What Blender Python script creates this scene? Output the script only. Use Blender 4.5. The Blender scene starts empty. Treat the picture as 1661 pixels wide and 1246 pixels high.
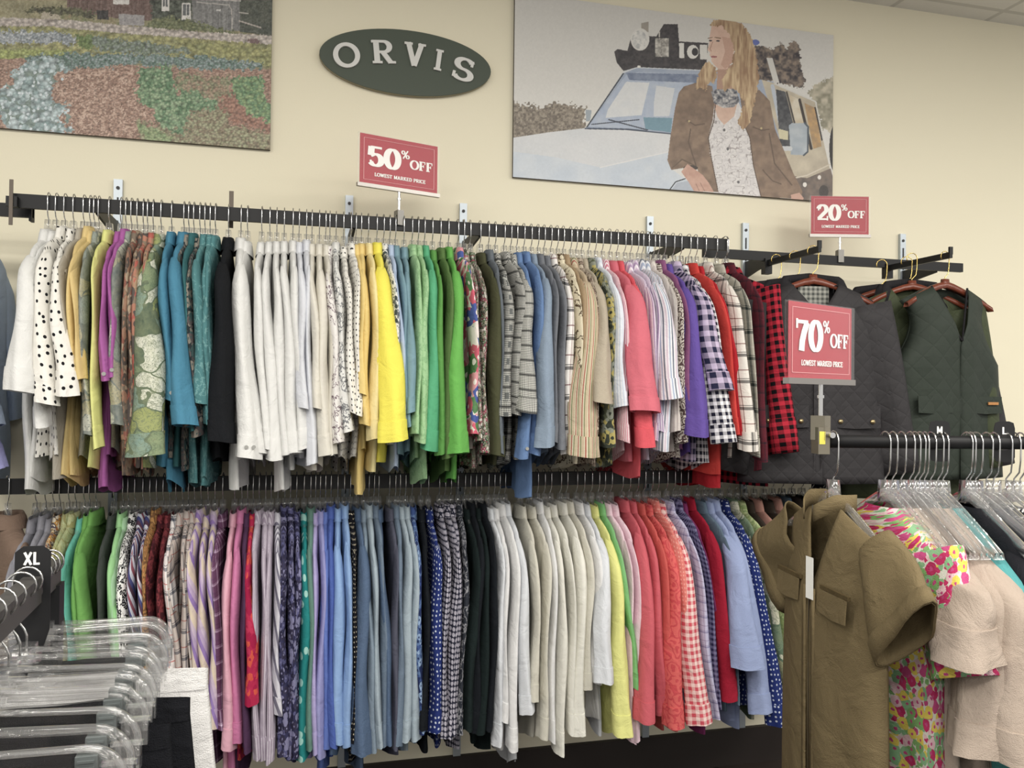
import bpy, math, random
import numpy as np
from mathutils import Vector, Matrix
PI = math.pi
SC = bpy.context.scene
COL = SC.collection
# ------------------------------------------------------------------ camera
FPX, CAMZ = 1350.0, 1.50
YAW, PITCH, ROLL = math.radians(14.48), math.radians(0.77), math.radians(0.642)
def cam_axes():
    cy, sy, cp, sp = math.cos(YAW), math.sin(YAW), math.cos(PITCH), math.sin(PITCH)
    w = np.array([sy*cp, cy*cp, sp]); r = np.array([cy, -sy, 0.0]); u = np.cross(r, w)
    return math.cos(ROLL)*r+math.sin(ROLL)*u, -math.sin(ROLL)*r+math.cos(ROLL)*u, w
CR, CU, CW = cam_axes()
CP = np.array([0, 0, CAMZ])
cam = bpy.data.cameras.new('camera'); camo = bpy.data.objects.new('camera', cam); COL.objects.link(camo)
cam.sensor_fit = 'HORIZONTAL'; cam.sensor_width = 36; cam.lens = 36*FPX/1661; cam.clip_start = .02
m = Matrix.Identity(4)
for i in range(3):
    m[i][0], m[i][1], m[i][2], m[i][3] = CR[i], CU[i], -CW[i], CP[i]
camo.matrix_world = m
SC.camera = camo
def ray(px, py): return CR*(px-830.5)+CU*(623-py)+CW*FPX
def atY(px, py, Y): v = ray(px, py); return CP+v*(Y/v[1])
def atZ(px, py, d): return CP+ray(px, py)*(d/FPX)          # camera depth d
def proj(P):
    q = np.asarray(P)-CP; d = q@CW
    return 830.5+FPX*(q@CR)/d, 623-FPX*(q@CU)/d
# ------------------------------------------------------------------ world and light
wd = bpy.data.worlds.new('store_air'); SC.world = wd; wd.use_nodes = True
bg = wd.node_tree.nodes['Background']; bg.inputs[0].default_value = (1, .97, .92, 1); bg.inputs[1].default_value = .78
SC.view_settings.view_transform = 'Standard'; SC.view_settings.look = 'None'; SC.view_settings.gamma = 1
SC.view_settings.use_curve_mapping = False; SC.view_settings.exposure = 0.14
SC.cycles.transparent_max_bounces = 40
SC.cycles.max_bounces = 8
def area(name, loc, sx, sy, power, col, rot=(0, 0, 0)):
    l = bpy.data.lights.new(name, 'AREA'); l.shape = 'RECTANGLE'; l.size = sx; l.size_y = sy; l.energy = power; l.color = col
    o = bpy.data.objects.new(name, l); o.location = loc; o.rotation_euler = rot; COL.objects.link(o)
for i, (x, y, p) in enumerate([(-1.6, .7, 24), (.4, .7, 24), (2.4, .7, 26), (4.4, .7, 30), (-1.6, -1.3, 34), (.4, -1.3, 34), (2.4, -1.3, 34), (4.4, -1.3, 34), (-1.6, -3.4, 36), (.8, -3.4, 36), (3.4, -3.4, 36)]):
    area('ceiling_lamp', (x, y, 3.22), 1.2, .5, p*1.5, (1, .965, .90))

YW, YR, YR2 = 3.10, 2.78, 2.88
# ------------------------------------------------------------------ helpers
def lin(c):
    return tuple(((v/255)/12.92 if v/255 <= .04045 else ((v/255+.055)/1.055)**2.4) for v in c[:3])+(1.0,)
class MB:
    def __init__(s): s.v = []; s.f = []; s.uv = []
    def add(s, vs, fs, uvs=None):
        b = len(s.v); s.v += [tuple(float(c) for c in v) for v in vs]
        s.f += [tuple(b+i for i in f) for f in fs]
        s.uv += uvs if uvs else [(float(v[0])+float(v[1]), float(v[2])) for v in vs]
        return s
    def box(s, c, d, rz=0, taper=1):
        vs = []
        for sz in (-1, 1):
            for a, b in ((-1, -1), (1, -1), (1, 1), (-1, 1)):
                k = taper if sz > 0 else 1
                x, y = a*d[0]/2*k, b*d[1]/2*k
                vs.append((c[0]+x*math.cos(rz)-y*math.sin(rz), c[1]+x*math.sin(rz)+y*math.cos(rz), c[2]+sz*d[2]/2))
        return s.add(vs, [(3, 2, 1, 0), (4, 5, 6, 7), (0, 1, 5, 4), (1, 2, 6, 5), (2, 3, 7, 6), (3, 0, 4, 7)])
    def tube(s, pts, r, n=8, caps=True):
        pts = [np.array(p, float) for p in pts]; rs = r if isinstance(r, (list, tuple)) else [r]*len(pts)
        ref = None; vs = []
        for i, p in enumerate(pts):
            t = pts[min(i+1, len(pts)-1)]-pts[max(i-1, 0)]; t /= np.linalg.norm(t)+1e-12
            if ref is None:
                ref = np.array([1., 0, 0]) if abs(t[0]) < .9 else np.array([0, 1., 0])
            a = ref-t*(ref@t); a /= np.linalg.norm(a); b = np.cross(t, a); ref = a
            for k in range(n):
                q = 2*PI*k/n; vs.append(p+(a*math.cos(q)+b*math.sin(q))*rs[i])
        fs = [(i*n+k, i*n+(k+1) % n, (i+1)*n+(k+1) % n, (i+1)*n+k) for i in range(len(pts)-1) for k in range(n)]
        if caps: fs += [tuple(range(n))[::-1], tuple((len(pts)-1)*n+k for k in range(n))]
        return s.add(vs, fs)
    def cyl(s, p, q, r, n=16): return s.tube([p, q], r, n)
    def sheet(s, P, uvf=None, closed=False):          # P: rows x cols x 3
        P = np.asarray(P, float); R, C = P.shape[:2]
        vs = P.reshape(-1, 3)
        cc = C if closed else C-1
        fs = [(i*C+j, i*C+(j+1) % C, (i+1)*C+(j+1) % C, (i+1)*C+j) for i in range(R-1) for j in range(cc)]
        uv = [tuple(map(float, q)) for q in np.asarray(uvf).reshape(-1, 2)] if uvf is not None else None
        return s.add(vs, fs, uv)
    def prism(s, poly, y0, y1):                      # polygon in xz, extruded in y
        n = len(poly); vs = [(p[0], y0, p[1]) for p in poly]+[(p[0], y1, p[1]) for p in poly]
        fs = [tuple(range(n)), tuple(range(2*n-1, n-1, -1))]+[(i, (i+1) % n, n+(i+1) % n, n+i) for i in range(n)]
        return s.add(vs, fs)
    def build(s, name, mat, parent=None, smooth=False, thick=0):
        me = bpy.data.meshes.new(name); me.from_pydata(s.v, [], s.f)
        uvl = me.uv_layers.new(name='UVMap')
        li = np.zeros(len(me.loops), dtype=np.int32); me.loops.foreach_get('vertex_index', li)
        uvl.data.foreach_set('uv', np.array(s.uv, dtype=np.float32)[li].ravel())
        if mat: me.materials.append(mat)
        if smooth: me.polygons.foreach_set('use_smooth', [True]*len(me.polygons))
        me.update()
        o = bpy.data.objects.new(name, me); COL.objects.link(o)
        if parent: o.parent = parent
        if thick:
            md = o.modifiers.new('thickness', 'SOLIDIFY'); md.thickness = thick; md.offset = 0
        return o
def tag(o, label, cat, group=None, kind=None):
    if label: o['label'] = label
    if cat: o['category'] = cat
    if group: o['group'] = group
    if kind: o['kind'] = kind
    return o
def thing(name, label, cat, loc=(0, 0, 0), rz=0, group=None):
    o = bpy.data.objects.new(name, None); COL.objects.link(o); o.empty_display_size = .05
    o.location = loc; o.rotation_euler = (0, 0, rz)
    return tag(o, label, cat, group)
def struct(o): o['kind'] = 'structure'; return o
def dup(root, loc, rz, label=None, group=None):
    r = root.copy(); COL.objects.link(r); r.location = loc; r.rotation_euler = (0, 0, rz)
    if label: r['label'] = label
    if group: r['group'] = group
    for ch in list(root.children):
        c = ch.copy(); COL.objects.link(c); c.parent = r
        for g in list(ch.children):
            d = g.copy(); COL.objects.link(d); d.parent = c
    return r
# ------------------------------------------------------------------ materials
MATS = {}
class NT:
    def __init__(s, name, rough=.85, metal=0, spec=.25):
        s.m = bpy.data.materials.new(name); s.m.use_nodes = True; s.t = s.m.node_tree
        s.b = s.t.nodes['Principled BSDF']; s.b.inputs['Roughness'].default_value = rough
        s.b.inputs['Metallic'].default_value = metal; s.b.inputs['Specular IOR Level'].default_value = spec
    def n(s, typ, ins=None, **kw):
        nd = s.t.nodes.new(typ)
        for k, v in kw.items(): setattr(nd, k, v)
        for k, v in (ins or {}).items(): s.set(nd, k, v)
        return nd
    def set(s, nd, k, v):
        if isinstance(v, bpy.types.NodeSocket): s.t.links.new(v, nd.inputs[k])
        else: nd.inputs[k].default_value = v
    def math(s, op, a, b=0.0, c=0.0): return s.n('ShaderNodeMath', {0: a, 1: b, 2: c}, operation=op).outputs[0]
    def mix(s, f, a, b, mode='MIX'):
        nd = s.n('ShaderNodeMix', data_type='RGBA', blend_type=mode)
        s.set(nd, 0, f); s.set(nd, 6, a); s.set(nd, 7, b); return nd.outputs[2]
    def ramp(s, f, stops, const=True):
        nd = s.n('ShaderNodeValToRGB', {0: f}); e = nd.color_ramp
        e.interpolation = 'CONSTANT' if const else 'LINEAR'
        while len(e.elements) < len(stops): e.elements.new(.5)
        for el, (p, c) in zip(e.elements, sorted(stops, key=lambda q: q[0])): el.position = p; el.color = c
        return nd.outputs[0]
    def noise(s, vec, sc, det=3, rough=.55, out=0, dist=0): return s.n('ShaderNodeTexNoise', {'Vector': vec, 'Scale': sc, 'Detail': det, 'Roughness': rough, 'Distortion': dist}).outputs[out]
    def done(s, col, bump=None, bs=.3, bd=.003):
        s.set(s.b, 'Base Color', col)
        if bump is not None:
            b = s.n('ShaderNodeBump', {'Height': bump, 'Strength': bs, 'Distance': bd}); s.t.links.new(b.outputs[0], s.b.inputs['Normal'])
        return s.m
def plain(name, c, rough=.5, metal=0, spec=.4):
    if name in MATS: return MATS[name]
    t = NT(name, rough, metal, spec); MATS[name] = t.done(lin(c)); return MATS[name]
def cloth(name, pat, cols, sc=30, p1=.3, rough=.88, quilt=0, extra=None):
    """pat: solid dots stripes diag plaid gingham floral leaf twig paisley denim check spots"""
    if name in MATS: return MATS[name]
    t = NT(name, rough, 0, .12)
    def soft(c): g = .3*c[0]+.59*c[1]+.11*c[2]; return tuple(.96*(.80*v+.20*g) for v in c)
    C = [lin(soft(c)) for c in cols]
    uv = t.n('ShaderNodeTexCoord').outputs['UV']
    rnd = t.n('ShaderNodeObjectInfo').outputs['Random']
    off = t.n('ShaderNodeCombineXYZ', {0: t.math('MULTIPLY', rnd, 3.7), 1: t.math('MULTIPLY', rnd, 5.3), 2: 0.0}).outputs[0]
    vec = t.n('ShaderNodeVectorMath', {0: uv, 1: off}, operation='ADD').outputs[0]
    sep = t.n('ShaderNodeSeparateXYZ', {0: vec}); U, V = sep.outputs[0], sep.outputs[1]
    def warped(amt, ns):
        nn = t.noise(vec, ns, 2, .5, 1)
        w = t.n('ShaderNodeVectorMath', {0: nn, 1: (.5, .5, .5)}, operation='SUBTRACT').outputs[0]
        w = t.n('ShaderNodeVectorMath', {0: w, 3: amt}, operation='SCALE').outputs[0]
        return t.n('ShaderNodeVectorMath', {0: vec, 1: w}, operation='ADD').outputs[0]
    def vor(v, s, rand=1.0, feat='F1'):
        nd = t.n('ShaderNodeTexVoronoi', {'Vector': v, 'Scale': s, 'Randomness': rand}, voronoi_dimensions='2D', feature=feat)
        return nd
    def fr(x, s): return t.math('FRACT', t.math('MULTIPLY', x, s))
    col = C[0]
    if pat == 'solid': pass
    elif pat == 'denim':
        col = t.mix(t.noise(vec, 260, 2, .7), C[0], C[1])
    elif pat == 'dots':
        v = vor(vec, sc, .15 if extra is None else extra)
        col = t.mix(t.math('LESS_THAN', v.outputs['Distance'], p1), C[0], C[1])
    elif pat == 'rings':
        v = vor(vec, sc, .1); d = v.outputs['Distance']
        col = t.mix(t.math('LESS_THAN', d, .42), C[0], C[1])
        col = t.mix(t.math('LESS_THAN', t.math('ABSOLUTE', t.math('SUBTRACT', d, .2)), .06), col, C[2])
    elif pat in ('stripes', 'diag'):
        x = U if pat == 'stripes' else t.math('ADD', U, t.math('MULTIPLY', V, .55))
        f = fr(x, sc); st = [(i/len(C), C[i]) for i in range(len(C))]
        if extra: st = [(e, C[i]) for i, e in enumerate(extra)]
        col = t.ramp(f, st)
    elif pat == 'plaid':            # cols: ground, line, line2
        a = t.ramp(fr(U, sc), [(0, C[0]), (.30, C[1]), (.42, C[0]), (.46, C[1]), (.50, C[0]), (.80, C[2]), (.84, C[0])])
        b = t.ramp(fr(V, sc*.8), [(0, C[0]), (.34, C[1]), (.46, C[0]), (.50, C[1]), (.53, C[0]), (.82, C[2]), (.86, C[0])])
        col = t.mix(.6, t.mix(.5, a, b), t.mix(1.0, a, b, 'MULTIPLY'))
    elif pat == 'gingham':
        a = t.ramp(fr(U, sc), [(0, C[0]), (.5, C[1])]); b = t.ramp(fr(V, sc), [(0, C[0]), (.5, C[1])])
        col = t.mix(.5, a, b)
    elif pat == 'floral':           # ground + flower colours in blots
        v = vor(warped(.6/sc, sc*1.3), sc); v2 = vor(warped(.4/sc, sc*3), sc*1.9)
        s1 = t.n('ShaderNodeSeparateXYZ', {0: v.outputs['Color']}).outputs[0]
        s2 = t.n('ShaderNodeSeparateXYZ', {0: v2.outputs['Color']}).outputs[1]
        k = len(C)-1
        pal = t.ramp(s1, [(i/k, C[i+1]) for i in range(k)]); pal2 = t.ramp(s2, [(i/k, C[k-i]) for i in range(k)])
        col = t.mix(t.math('LESS_THAN', v2.outputs['Distance'], p1*.95), C[0], pal2)
        col = t.mix(t.math('LESS_THAN', v.outputs['Distance'], p1), col, pal)
        col = t.mix(t.math('LESS_THAN', v.outputs['Distance'], p1*.28), col, C[1+k//2])
    elif pat == 'leaf':
        w = warped(2.2/sc, sc*.7)
        v = vor(w, sc, 1, 'F1'); s1 = t.n('ShaderNodeSeparateXYZ', {0: v.outputs['Color']}).outputs[0]
        k = len(C); pal = t.ramp(s1, [(i/k, C[i]) for i in range(k)])
        e = vor(w, sc, 1, 'DISTANCE_TO_EDGE').outputs['Distance']
        pal = t.mix(t.math('LESS_THAN', e, .05), pal, C[1])
        ln = t.math('LESS_THAN', t.math('ABSOLUTE', t.math('SUBTRACT', t.noise(vec, sc*4, 3, .6, dist=1.5), .5)), .03)
        col = t.mix(t.math('MULTIPLY', ln, .7), pal, C[1])
        col = t.mix(t.math('MULTIPLY', t.noise(vec, sc*2.5, 3, .7), .7), col, C[-1])
    elif pat == 'twig':
        nn = t.noise(vec, sc, 4, .6); l = t.math('LESS_THAN', t.math('ABSOLUTE', t.math('SUBTRACT', nn, .5)), p1)
        g = t.math('GREATER_THAN', t.noise(vec, sc*.6, 1), .42)
        col = t.mix(t.math('MULTIPLY', l, g), C[0], C[1])
    elif pat == 'paisley':
        w = warped(1.2/sc, sc); v = vor(w, sc)
        wv = t.math('SINE', t.math('MULTIPLY', v.outputs['Distance'], 16))
        col = t.mix(t.math('GREATER_THAN', wv, p1), C[0], C[1])
        if len(C) > 2: col = t.mix(t.math('LESS_THAN', v.outputs['Distance'], .12), col, C[2])
    elif pat == 'check':            # woven glen check, black on white with blank grey patches
        a = t.math('GREATER_THAN', fr(U, sc), .5); b = t.math('GREATER_THAN', fr(V, sc), .5)
        f1 = t.mix(t.math('MULTIPLY', t.math('ADD', a, b), .5), C[0], C[1])
        a = t.math('GREATER_THAN', fr(U, sc/7), .55); b = t.math('GREATER_THAN', fr(V, sc/9), .6)
        col = t.mix(t.math('MULTIPLY', t.math('MULTIPLY', a, b), .9), f1, C[2]) if len(C) > 2 else f1
        col = t.mix(t.math('MULTIPLY', t.math('LESS_THAN', t.math('ABSOLUTE', t.math('SUBTRACT', fr(V, sc/9), .3)), .07), .8), col, C[1])
    var = t.noise(vec, 9, 3, .6)
    col = t.mix(.35, col, t.ramp(var, [(0.2, (.78, .78, .78, 1)), (.8, (1, 1, 1, 1))], False), 'MULTIPLY')
    if quilt:
        a = t.math('ABSOLUTE', t.math('SUBTRACT', t.math('FRACT', t.math('MULTIPLY', t.math('ADD', U, V), quilt)), .5))
        b = t.math('ABSOLUTE', t.math('SUBTRACT', t.math('FRACT', t.math('MULTIPLY', t.math('SUBTRACT', U, V), quilt)), .5))
        h = t.math('POWER', t.math('MAXIMUM', t.math('SUBTRACT', .5, t.math('MAXIMUM', a, b)), 0.001), .4)
        h = t.math('ADD', h, t.math('MULTIPLY', t.noise(vec, 40, 3), .6))
        MATS[name] = t.done(col, h, .45, .006)
    else:
        h = t.math('ADD', t.noise(vec, 14, 4, .55, dist=.6), t.math('MULTIPLY', t.noise(vec, 500, 1), .12))
        MATS[name] = t.done(col, h, .75, .013)
    return MATS[name]
def clear_mat(name, tint, haze, rough=.06, gl=.75, gb=.035):
    t = NT(name); tr = t.t
    for nd in list(tr.nodes):
        if nd.type == 'BSDF_PRINCIPLED': tr.nodes.remove(nd)
    out = [n for n in tr.nodes if n.type == 'OUTPUT_MATERIAL'][0]
    a = t.n('ShaderNodeBsdfTransparent', {0: lin(tint)}); g = t.n('ShaderNodeBsdfGlossy', {'Color': (1, 1, 1, 1), 'Roughness': rough})
    d = t.n('ShaderNodeBsdfTranslucent', {0: (.8, .8, .8, 1)}); d2 = t.n('ShaderNodeBsdfDiffuse', {0: (.82, .82, .82, 1)})
    dd = t.n('ShaderNodeMixShader', {0: .5, 1: d.outputs[0], 2: d2.outputs[0]})
    m1 = t.n('ShaderNodeMixShader', {0: haze, 1: a.outputs[0], 2: dd.outputs[0]})
    fr = t.n('ShaderNodeLayerWeight', {0: .5})
    m2 = t.n('ShaderNodeMixShader', {0: t.math('ADD', t.math('MULTIPLY', t.math('POWER', fr.outputs['Facing'], 3.0), gl), gb), 1: m1.outputs[0], 2: g.outputs[0]})
    tr.links.new(m2.outputs[0], out.inputs[0]); return t.m
CLEAR = clear_mat('clear_plastic', (250, 250, 250), .07)
CLEAR2 = clear_mat('clear_plastic_worn', (252, 252, 252), .055, .10, 1.0, .05)
WEB = clear_mat('clear_plastic_web', (252, 252, 252), .018, .06, .7, .04)
CLEAR3 = clear_mat('clear_plastic_rim', (251, 251, 251), .12, .06, 1.1, .07)
SLEEVE = clear_mat('clear_sign_sleeve', (253, 253, 253), .012, .38, .4, .012)
CHROME = plain('chrome_wire', (205, 205, 205), .18, 1)
BLACKM = plain('black_painted_steel', (20, 20, 22), .5, 0, .35)
DIV = plain('black_divider_plastic', (22, 22, 24), .5)
GOLD = plain('brass_wire', (226, 196, 120), .22, 1)
GALV = plain('galvanised_steel', (178, 186, 192), .4, .6)
STEEL = plain('dull_steel', (96, 88, 80), .5, .6)
WHITE = plain('white_print', (244, 242, 238), .6)
RED = plain('red_card', (168, 40, 56), .5)
def wallmat():
    t = NT('cream_wall_paint', .9, 0, .15)
    co = t.n('ShaderNodeTexCoord').outputs['Object']
    return t.done(t.mix(t.noise(co, 1.1, 3), lin((236, 230, 208)), lin((231, 224, 200))), t.noise(co, 160, 2), .12, .002)
def woodmat():
    t = NT('red_brown_wood', .35, 0, .5); co = t.n('ShaderNodeTexCoord').outputs['Object']
    w = t.n('ShaderNodeMapping', {0: co, 3: (6, 60, 60)}).outputs[0]
    return t.done(t.mix(t.noise(w, 3, 4), lin((128, 66, 46)), lin((80, 38, 28))))
WOOD = woodmat()
# ------------------------------------------------------------------ setting
WALL = wallmat()
ZC = atY(1520, 22, YW)[2]
struct(MB().box((1.0, YW+.05, ZC/2), (9.0, .1, ZC)).build('wall_back', WALL))
def tilemat(name, c1, c2, s):
    t = NT(name, .7); co = t.n('ShaderNodeTexCoord').outputs['Object']
    br = t.n('ShaderNodeTexBrick', {'Vector': co, 'Color1': lin(c1), 'Color2': lin(c1), 'Mortar': lin(c2), 'Scale': s, 'Mortar Size': .012}, offset=0)
    return t.done(t.mix(t.math('MULTIPLY', t.noise(co, 60, 3), .3), br.outputs[0], lin(c2)))
struct(MB().box((1.0, -.6, -.05), (9.0, 7.6, .1)).build('floor', tilemat('dark_floor_tile', (58, 50, 46), (38, 33, 30), 1.2)))
struct(MB().box((1.0, -.6, ZC+.05), (9.0, 7.6, .1)).build('ceiling', tilemat('white_ceiling_tile', (222, 220, 214), (196, 194, 188), 1.0)))
zb = atY(1000, 1202, YW-.02)[2]
struct(MB().box((1.0, YW-.01, zb/2), (9.0, .02, zb)).build('baseboard_back', plain('dark_brown_base', (40, 33, 30), .6)))
# ------------------------------------------------------------------ wall standards, rails, brackets
zt = atY(187, 292, YW)[2]
def standard(px, words, slot=True):
    x = atY(px, 640, YW)[0]
    r = thing('shelf_standard', words, 'wall bracket', (x, YW-.008, .1), group='steel standards up the wall')
    MB().box((0, 0, (zt-.1)/2), (.028, .014, zt-.1)).build('channel', GALV, r)
    mb = MB()
    mb.cyl((0, -.0075, zt-.1-.03), (0, -.0095, zt-.1-.03), .006, 12); mb.box((0, -.008, zt-.1-.085), (.005, .003, .045))
    for k in range(60): mb.box((0, -.008, zt-.1-.15-k*.03), (.005, .003, .016))
    mb.build('slots', plain('dark_slot', (50, 50, 52)), r)
    return x
PXS = [187, 562, 747, 1050, 1205, 1460]
nm = ['behind the orchid and yellow shirts at the left', 'behind the upper rail left of the 50 percent sign', 'behind the upper rail right of the 50 percent sign', 'behind the upper rail above the lilac shirts', 'above the end of the main upper rail', 'between the two groups of dark jackets']
SX = [standard(p, 'slotted grey steel wall standard '+n) for p, n in zip(PXS, nm)]
def bracket(x, z, yf, words, deep=.11):
    prof = [(0, 0), (-(YW-.015-yf), 0), (-(YW-.015-yf), -.035), (-(YW-.015-yf)*.45, -.05), (0, -deep)]
    mb = MB(); n = len(prof)
    vs = [(-.004, p[0], p[1]) for p in prof]+[(.004, p[0], p[1]) for p in prof]
    mb.add(vs, [tuple(range(n)), tuple(range(2*n-1, n-1, -1))]+[(i, (i+1) % n, n+(i+1) % n, n+i) for i in range(n)])
    o = mb.build('rail_bracket', BLACKM); o.location = (x, YW-.015, z); return tag(o, words, 'bracket', 'black rail brackets')
P0, P1 = atY(20, 312, YR), atY(1181, 391, YR)
ZT = (atY(260, 328, YR)[2]+atY(1000, 378, YR)[2])/2          # top of upper rail
BH = .042
o = MB().box(((P0[0]+P1[0])/2, YR, ZT-BH/2), (P1[0]-P0[0], .016, BH)).build('upper_rail', BLACKM)
tag(o, 'long black flat upper hanging rail on wall brackets', 'clothes rail')
z2 = (atY(1332, 415, YR2)[2]+atY(1550, 427, YR2)[2])/2
xa, xb = atY(1140, 405, YR2)[0], atY(1560, 430, YR2)[0]
tag(MB().box(((xa+xb)/2, YR2, z2-.017), (xb-xa, .016, .036)).build('jacket_rail', BLACKM), 'short black rail behind the dark jackets at the right', 'clothes rail')
zl = atY(10, 330, 2.84)[2]; xl = atY(54, 340, 2.84)[0]
tag(MB().box((xl-.6, 2.84, zl-.02), (1.2, .016, .04)).box((xl-.004, 2.84, zl-.026), (.008, .03, .052)).build('side_rail', BLACKM), 'black rail running off the left edge, just below upper rail end', 'clothes rail')
mb = MB(); pc = atY(23, 330, YR-.015)
mb.box((0, 0, 0), (.010, .004, .135)); o = mb.build('steel_plate', STEEL); o.location = (pc[0]-.004, YR-.03, pc[2]+.0)
tag(o, 'flat steel plate clipped upright over the left end of upper rail', 'bracket')
MB().box((0, .016, .004), (.03, .028, .03)).build('clip', BLACKM, o)
pc = atY(375, 340, 2.84); o = MB().box((0, 0, 0), (.014, .004, .12)).build('steel_plate', STEEL); o.location = (pc[0], 2.84, pc[2]+.0)
tag(o, 'thin steel plate standing behind upper rail above the black shirt', 'bracket')
P = [atY(x, y, YR)[2] for x, y in ((0, 778), (400, 773), (980, 763), (1300, 760))]
ZL = sum(P)/4
xa, xb = -1.3, atY(1600, 760, YR)[0]
tag(MB().box(((xa+xb)/2, YR, ZL-.023), (xb-xa, .016, .046)).build('lower_rail', BLACKM), 'long black flat lower hanging rail crossing the whole wall', 'clothes rail')
for i, x in enumerate(SX[:4]):
    bracket(x, ZT-.01, YR+.008, 'black bracket holding the upper rail, %s from the left' % ['first', 'second', 'third', 'fourth'][i])
bracket(SX[4], z2-.005, YR2+.008, 'black bracket of the jacket rail beside the red checked shirt', .07)
bracket(SX[5], z2-.005, YR2+.008, 'black bracket of the jacket rail between the two jacket groups', .07)
# ------------------------------------------------------------------ hangers
def make_hanger(name, wide, hookmat, bodymat, wood=False, round_bar=0.0, arm=.018, drop=.12, expo=.8):
    r = thing(name, 'x', 'hanger')
    hk = .022 if not round_bar else round_bar+.008
    if round_bar:
        c = [(hk*math.cos(a), hk*math.sin(a)-round_bar-.001) for a in np.linspace(-.5, PI, 12)]
        path = [(0, y, z) for y, z in c]+[(0, -hk*.95, -.05), (0, -hk*.75, -.075), (0, 0, -.09), (0, 0, -.115)]
        nz = -.105
    else:
        path = [(0, .020, -.02), (0, .020, -.004), (0, .014, .006), (0, 0, .0105), (0, -.012, .006), (0, -.017, -.004), (0, -.017, -.048), (0, -.010, -.062), (0, 0, -.070), (0, 0, -.092)]
        nz = -.082
    MB().tube(path, .0016, 8).build('hook', hookmat, r, True)
    mb = MB()
    mb.box((0, 0, nz-.008), (.020, .030, .034), taper=.8)
    N = 13; rows = []
    for i in range(N):
        s = -1+2*i/(N-1); y = s*wide; z = nz-.012-drop*abs(s)**expo
        h = (.016 if not wood else .024)*(1-.35*abs(s)); w = (.006 if not wood else .013)
        if wood: x0 = -.02*s*s
        else: x0 = 0
        rows.append([(x0-w, y, z-h/2), (x0-w*.6, y, z+h/2), (x0+w*.6, y, z+h/2), (x0+w, y, z-h/2)])
    mb.sheet(rows, closed=True); b = len(mb.v)-4*N
    mb.f.append((b, b+1, b+2, b+3)); mb.f.append(tuple(b+4*N-4+k for k in (3, 2, 1, 0)))
    mb.build('shoulder_bar', bodymat, r, True)
    if not wood and not round_bar:
        pass
    return r
# ------------------------------------------------------------------ garments
SHAPE = [(.058, 0), (.066, -.008), (.10, -.022), (.14, -.038), (.170, -.056), (.186, -.078), (.192, -.12)]
def body_mesh(L, b, hem, seed, hs=1.0, tail=.05, NC=32, fold=.008, fat=1.0):
    rnd = random.Random(seed); prof = [(a*hs, z) for a, z in SHAPE]
    n2 = 15; a0 = prof[-1][0]; z0 = prof[-1][1]
    for k in range(1, n2+1):
        t = k/n2; prof.append((a0+(hem-a0)*t**1.3, z0+(-L-z0)*t))
    ph = [rnd.uniform(0, 6.28) for _ in range(5)]; fr = [rnd.uniform(22, 34), rnd.uniform(40, 62)]
    rows = []; uv = []
    for (a, z) in prof:
        d = min(1, max(0, (-z-.10)/.5)); row = []; u = []
        top = min(1, -z/.06)
        bb = b*(.75+.25*top)*(1+.3*d*fat)
        for k in range(NC):
            q = 2*PI*k/NC; c, s = math.cos(q), math.sin(q)
            y = a*(abs(c)**.85)*(1 if c > 0 else -1); x = bb*(abs(s)**.8)*(1 if s > 0 else -1)
            x += fold*d*(math.sin(y*fr[0]+ph[0]+z*2.5)+.6*math.sin(y*fr[1]+ph[1]-z*3))
            x += .004*math.sin(z*14+ph[2])*d
            zz = z
            if d > .8: zz = z+tail*(abs(y)/a)**2*(d-.8)*5*.5+.012*math.sin(y*20+ph[3])*(d-.8)*5
            row.append((x, y, zz)); u.append(((k if k <= NC//2 else NC-k)/NC*2*a*2, zz))
        rows.append(row); uv.append(u)
    return rows, uv
def sleeve_mesh(p0, p1, bow, hx, hy, seed, cuff=.055, NC=18, NR=18, sg=-1):
    """tube from shoulder p0 to wrist p1; hx,hy = half sizes at wrist across x,y"""
    rnd = random.Random(seed); p0 = np.array(p0); p1 = np.array(p1)
    ph = [rnd.uniform(0, 6.28) for _ in range(6)]; rows = []; uv = []
    L = np.linalg.norm(p1-p0)
    for i in range(NR+1):
        t = i/NR; c = p0+(p1-p0)*t
        c = c+np.array([bow[0]*math.sin(PI*t)+.004*math.sin(7*t+ph[0]), sg*bow[1]*(1-(1-min(1, t*3.2))**2), 0])
        cap = min(1, .30+t*8)**.6
        ax = (hx*(.62+.38*t)+ .006*math.sin(9*t+ph[1])*t*(1-t)*2)*cap
        ay = (hy*(1.35-.35*t))*cap
        row = []; u = []
        for k in range(NC):
            q = 2*PI*k/NC
            rr = 1+.10*t*math.sin(3*q+ph[2]+2*t)+.10*math.sin(5*q+ph[3]-5*t)*t+.05*math.sin(2*q+11*t+ph[4])*math.sin(PI*t)
            c1, s1 = math.cos(q), math.sin(q); x = ax*c1*rr; y = ay*s1*abs(s1)**.35*rr
            z = c[2]-sg*(-1)*0-( y*sg*.35*max(0, 1-t*4))
            z += .006*math.sin(q+ph[5])*t*t
            row.append((c[0]+x, c[1]+y, z)); u.append((abs(k-NC/2)/NC*2*(hx+hy)*1.6, -t*L))
        rows.append(row); uv.append(u)
    return np.array(rows), np.array(uv)
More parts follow.
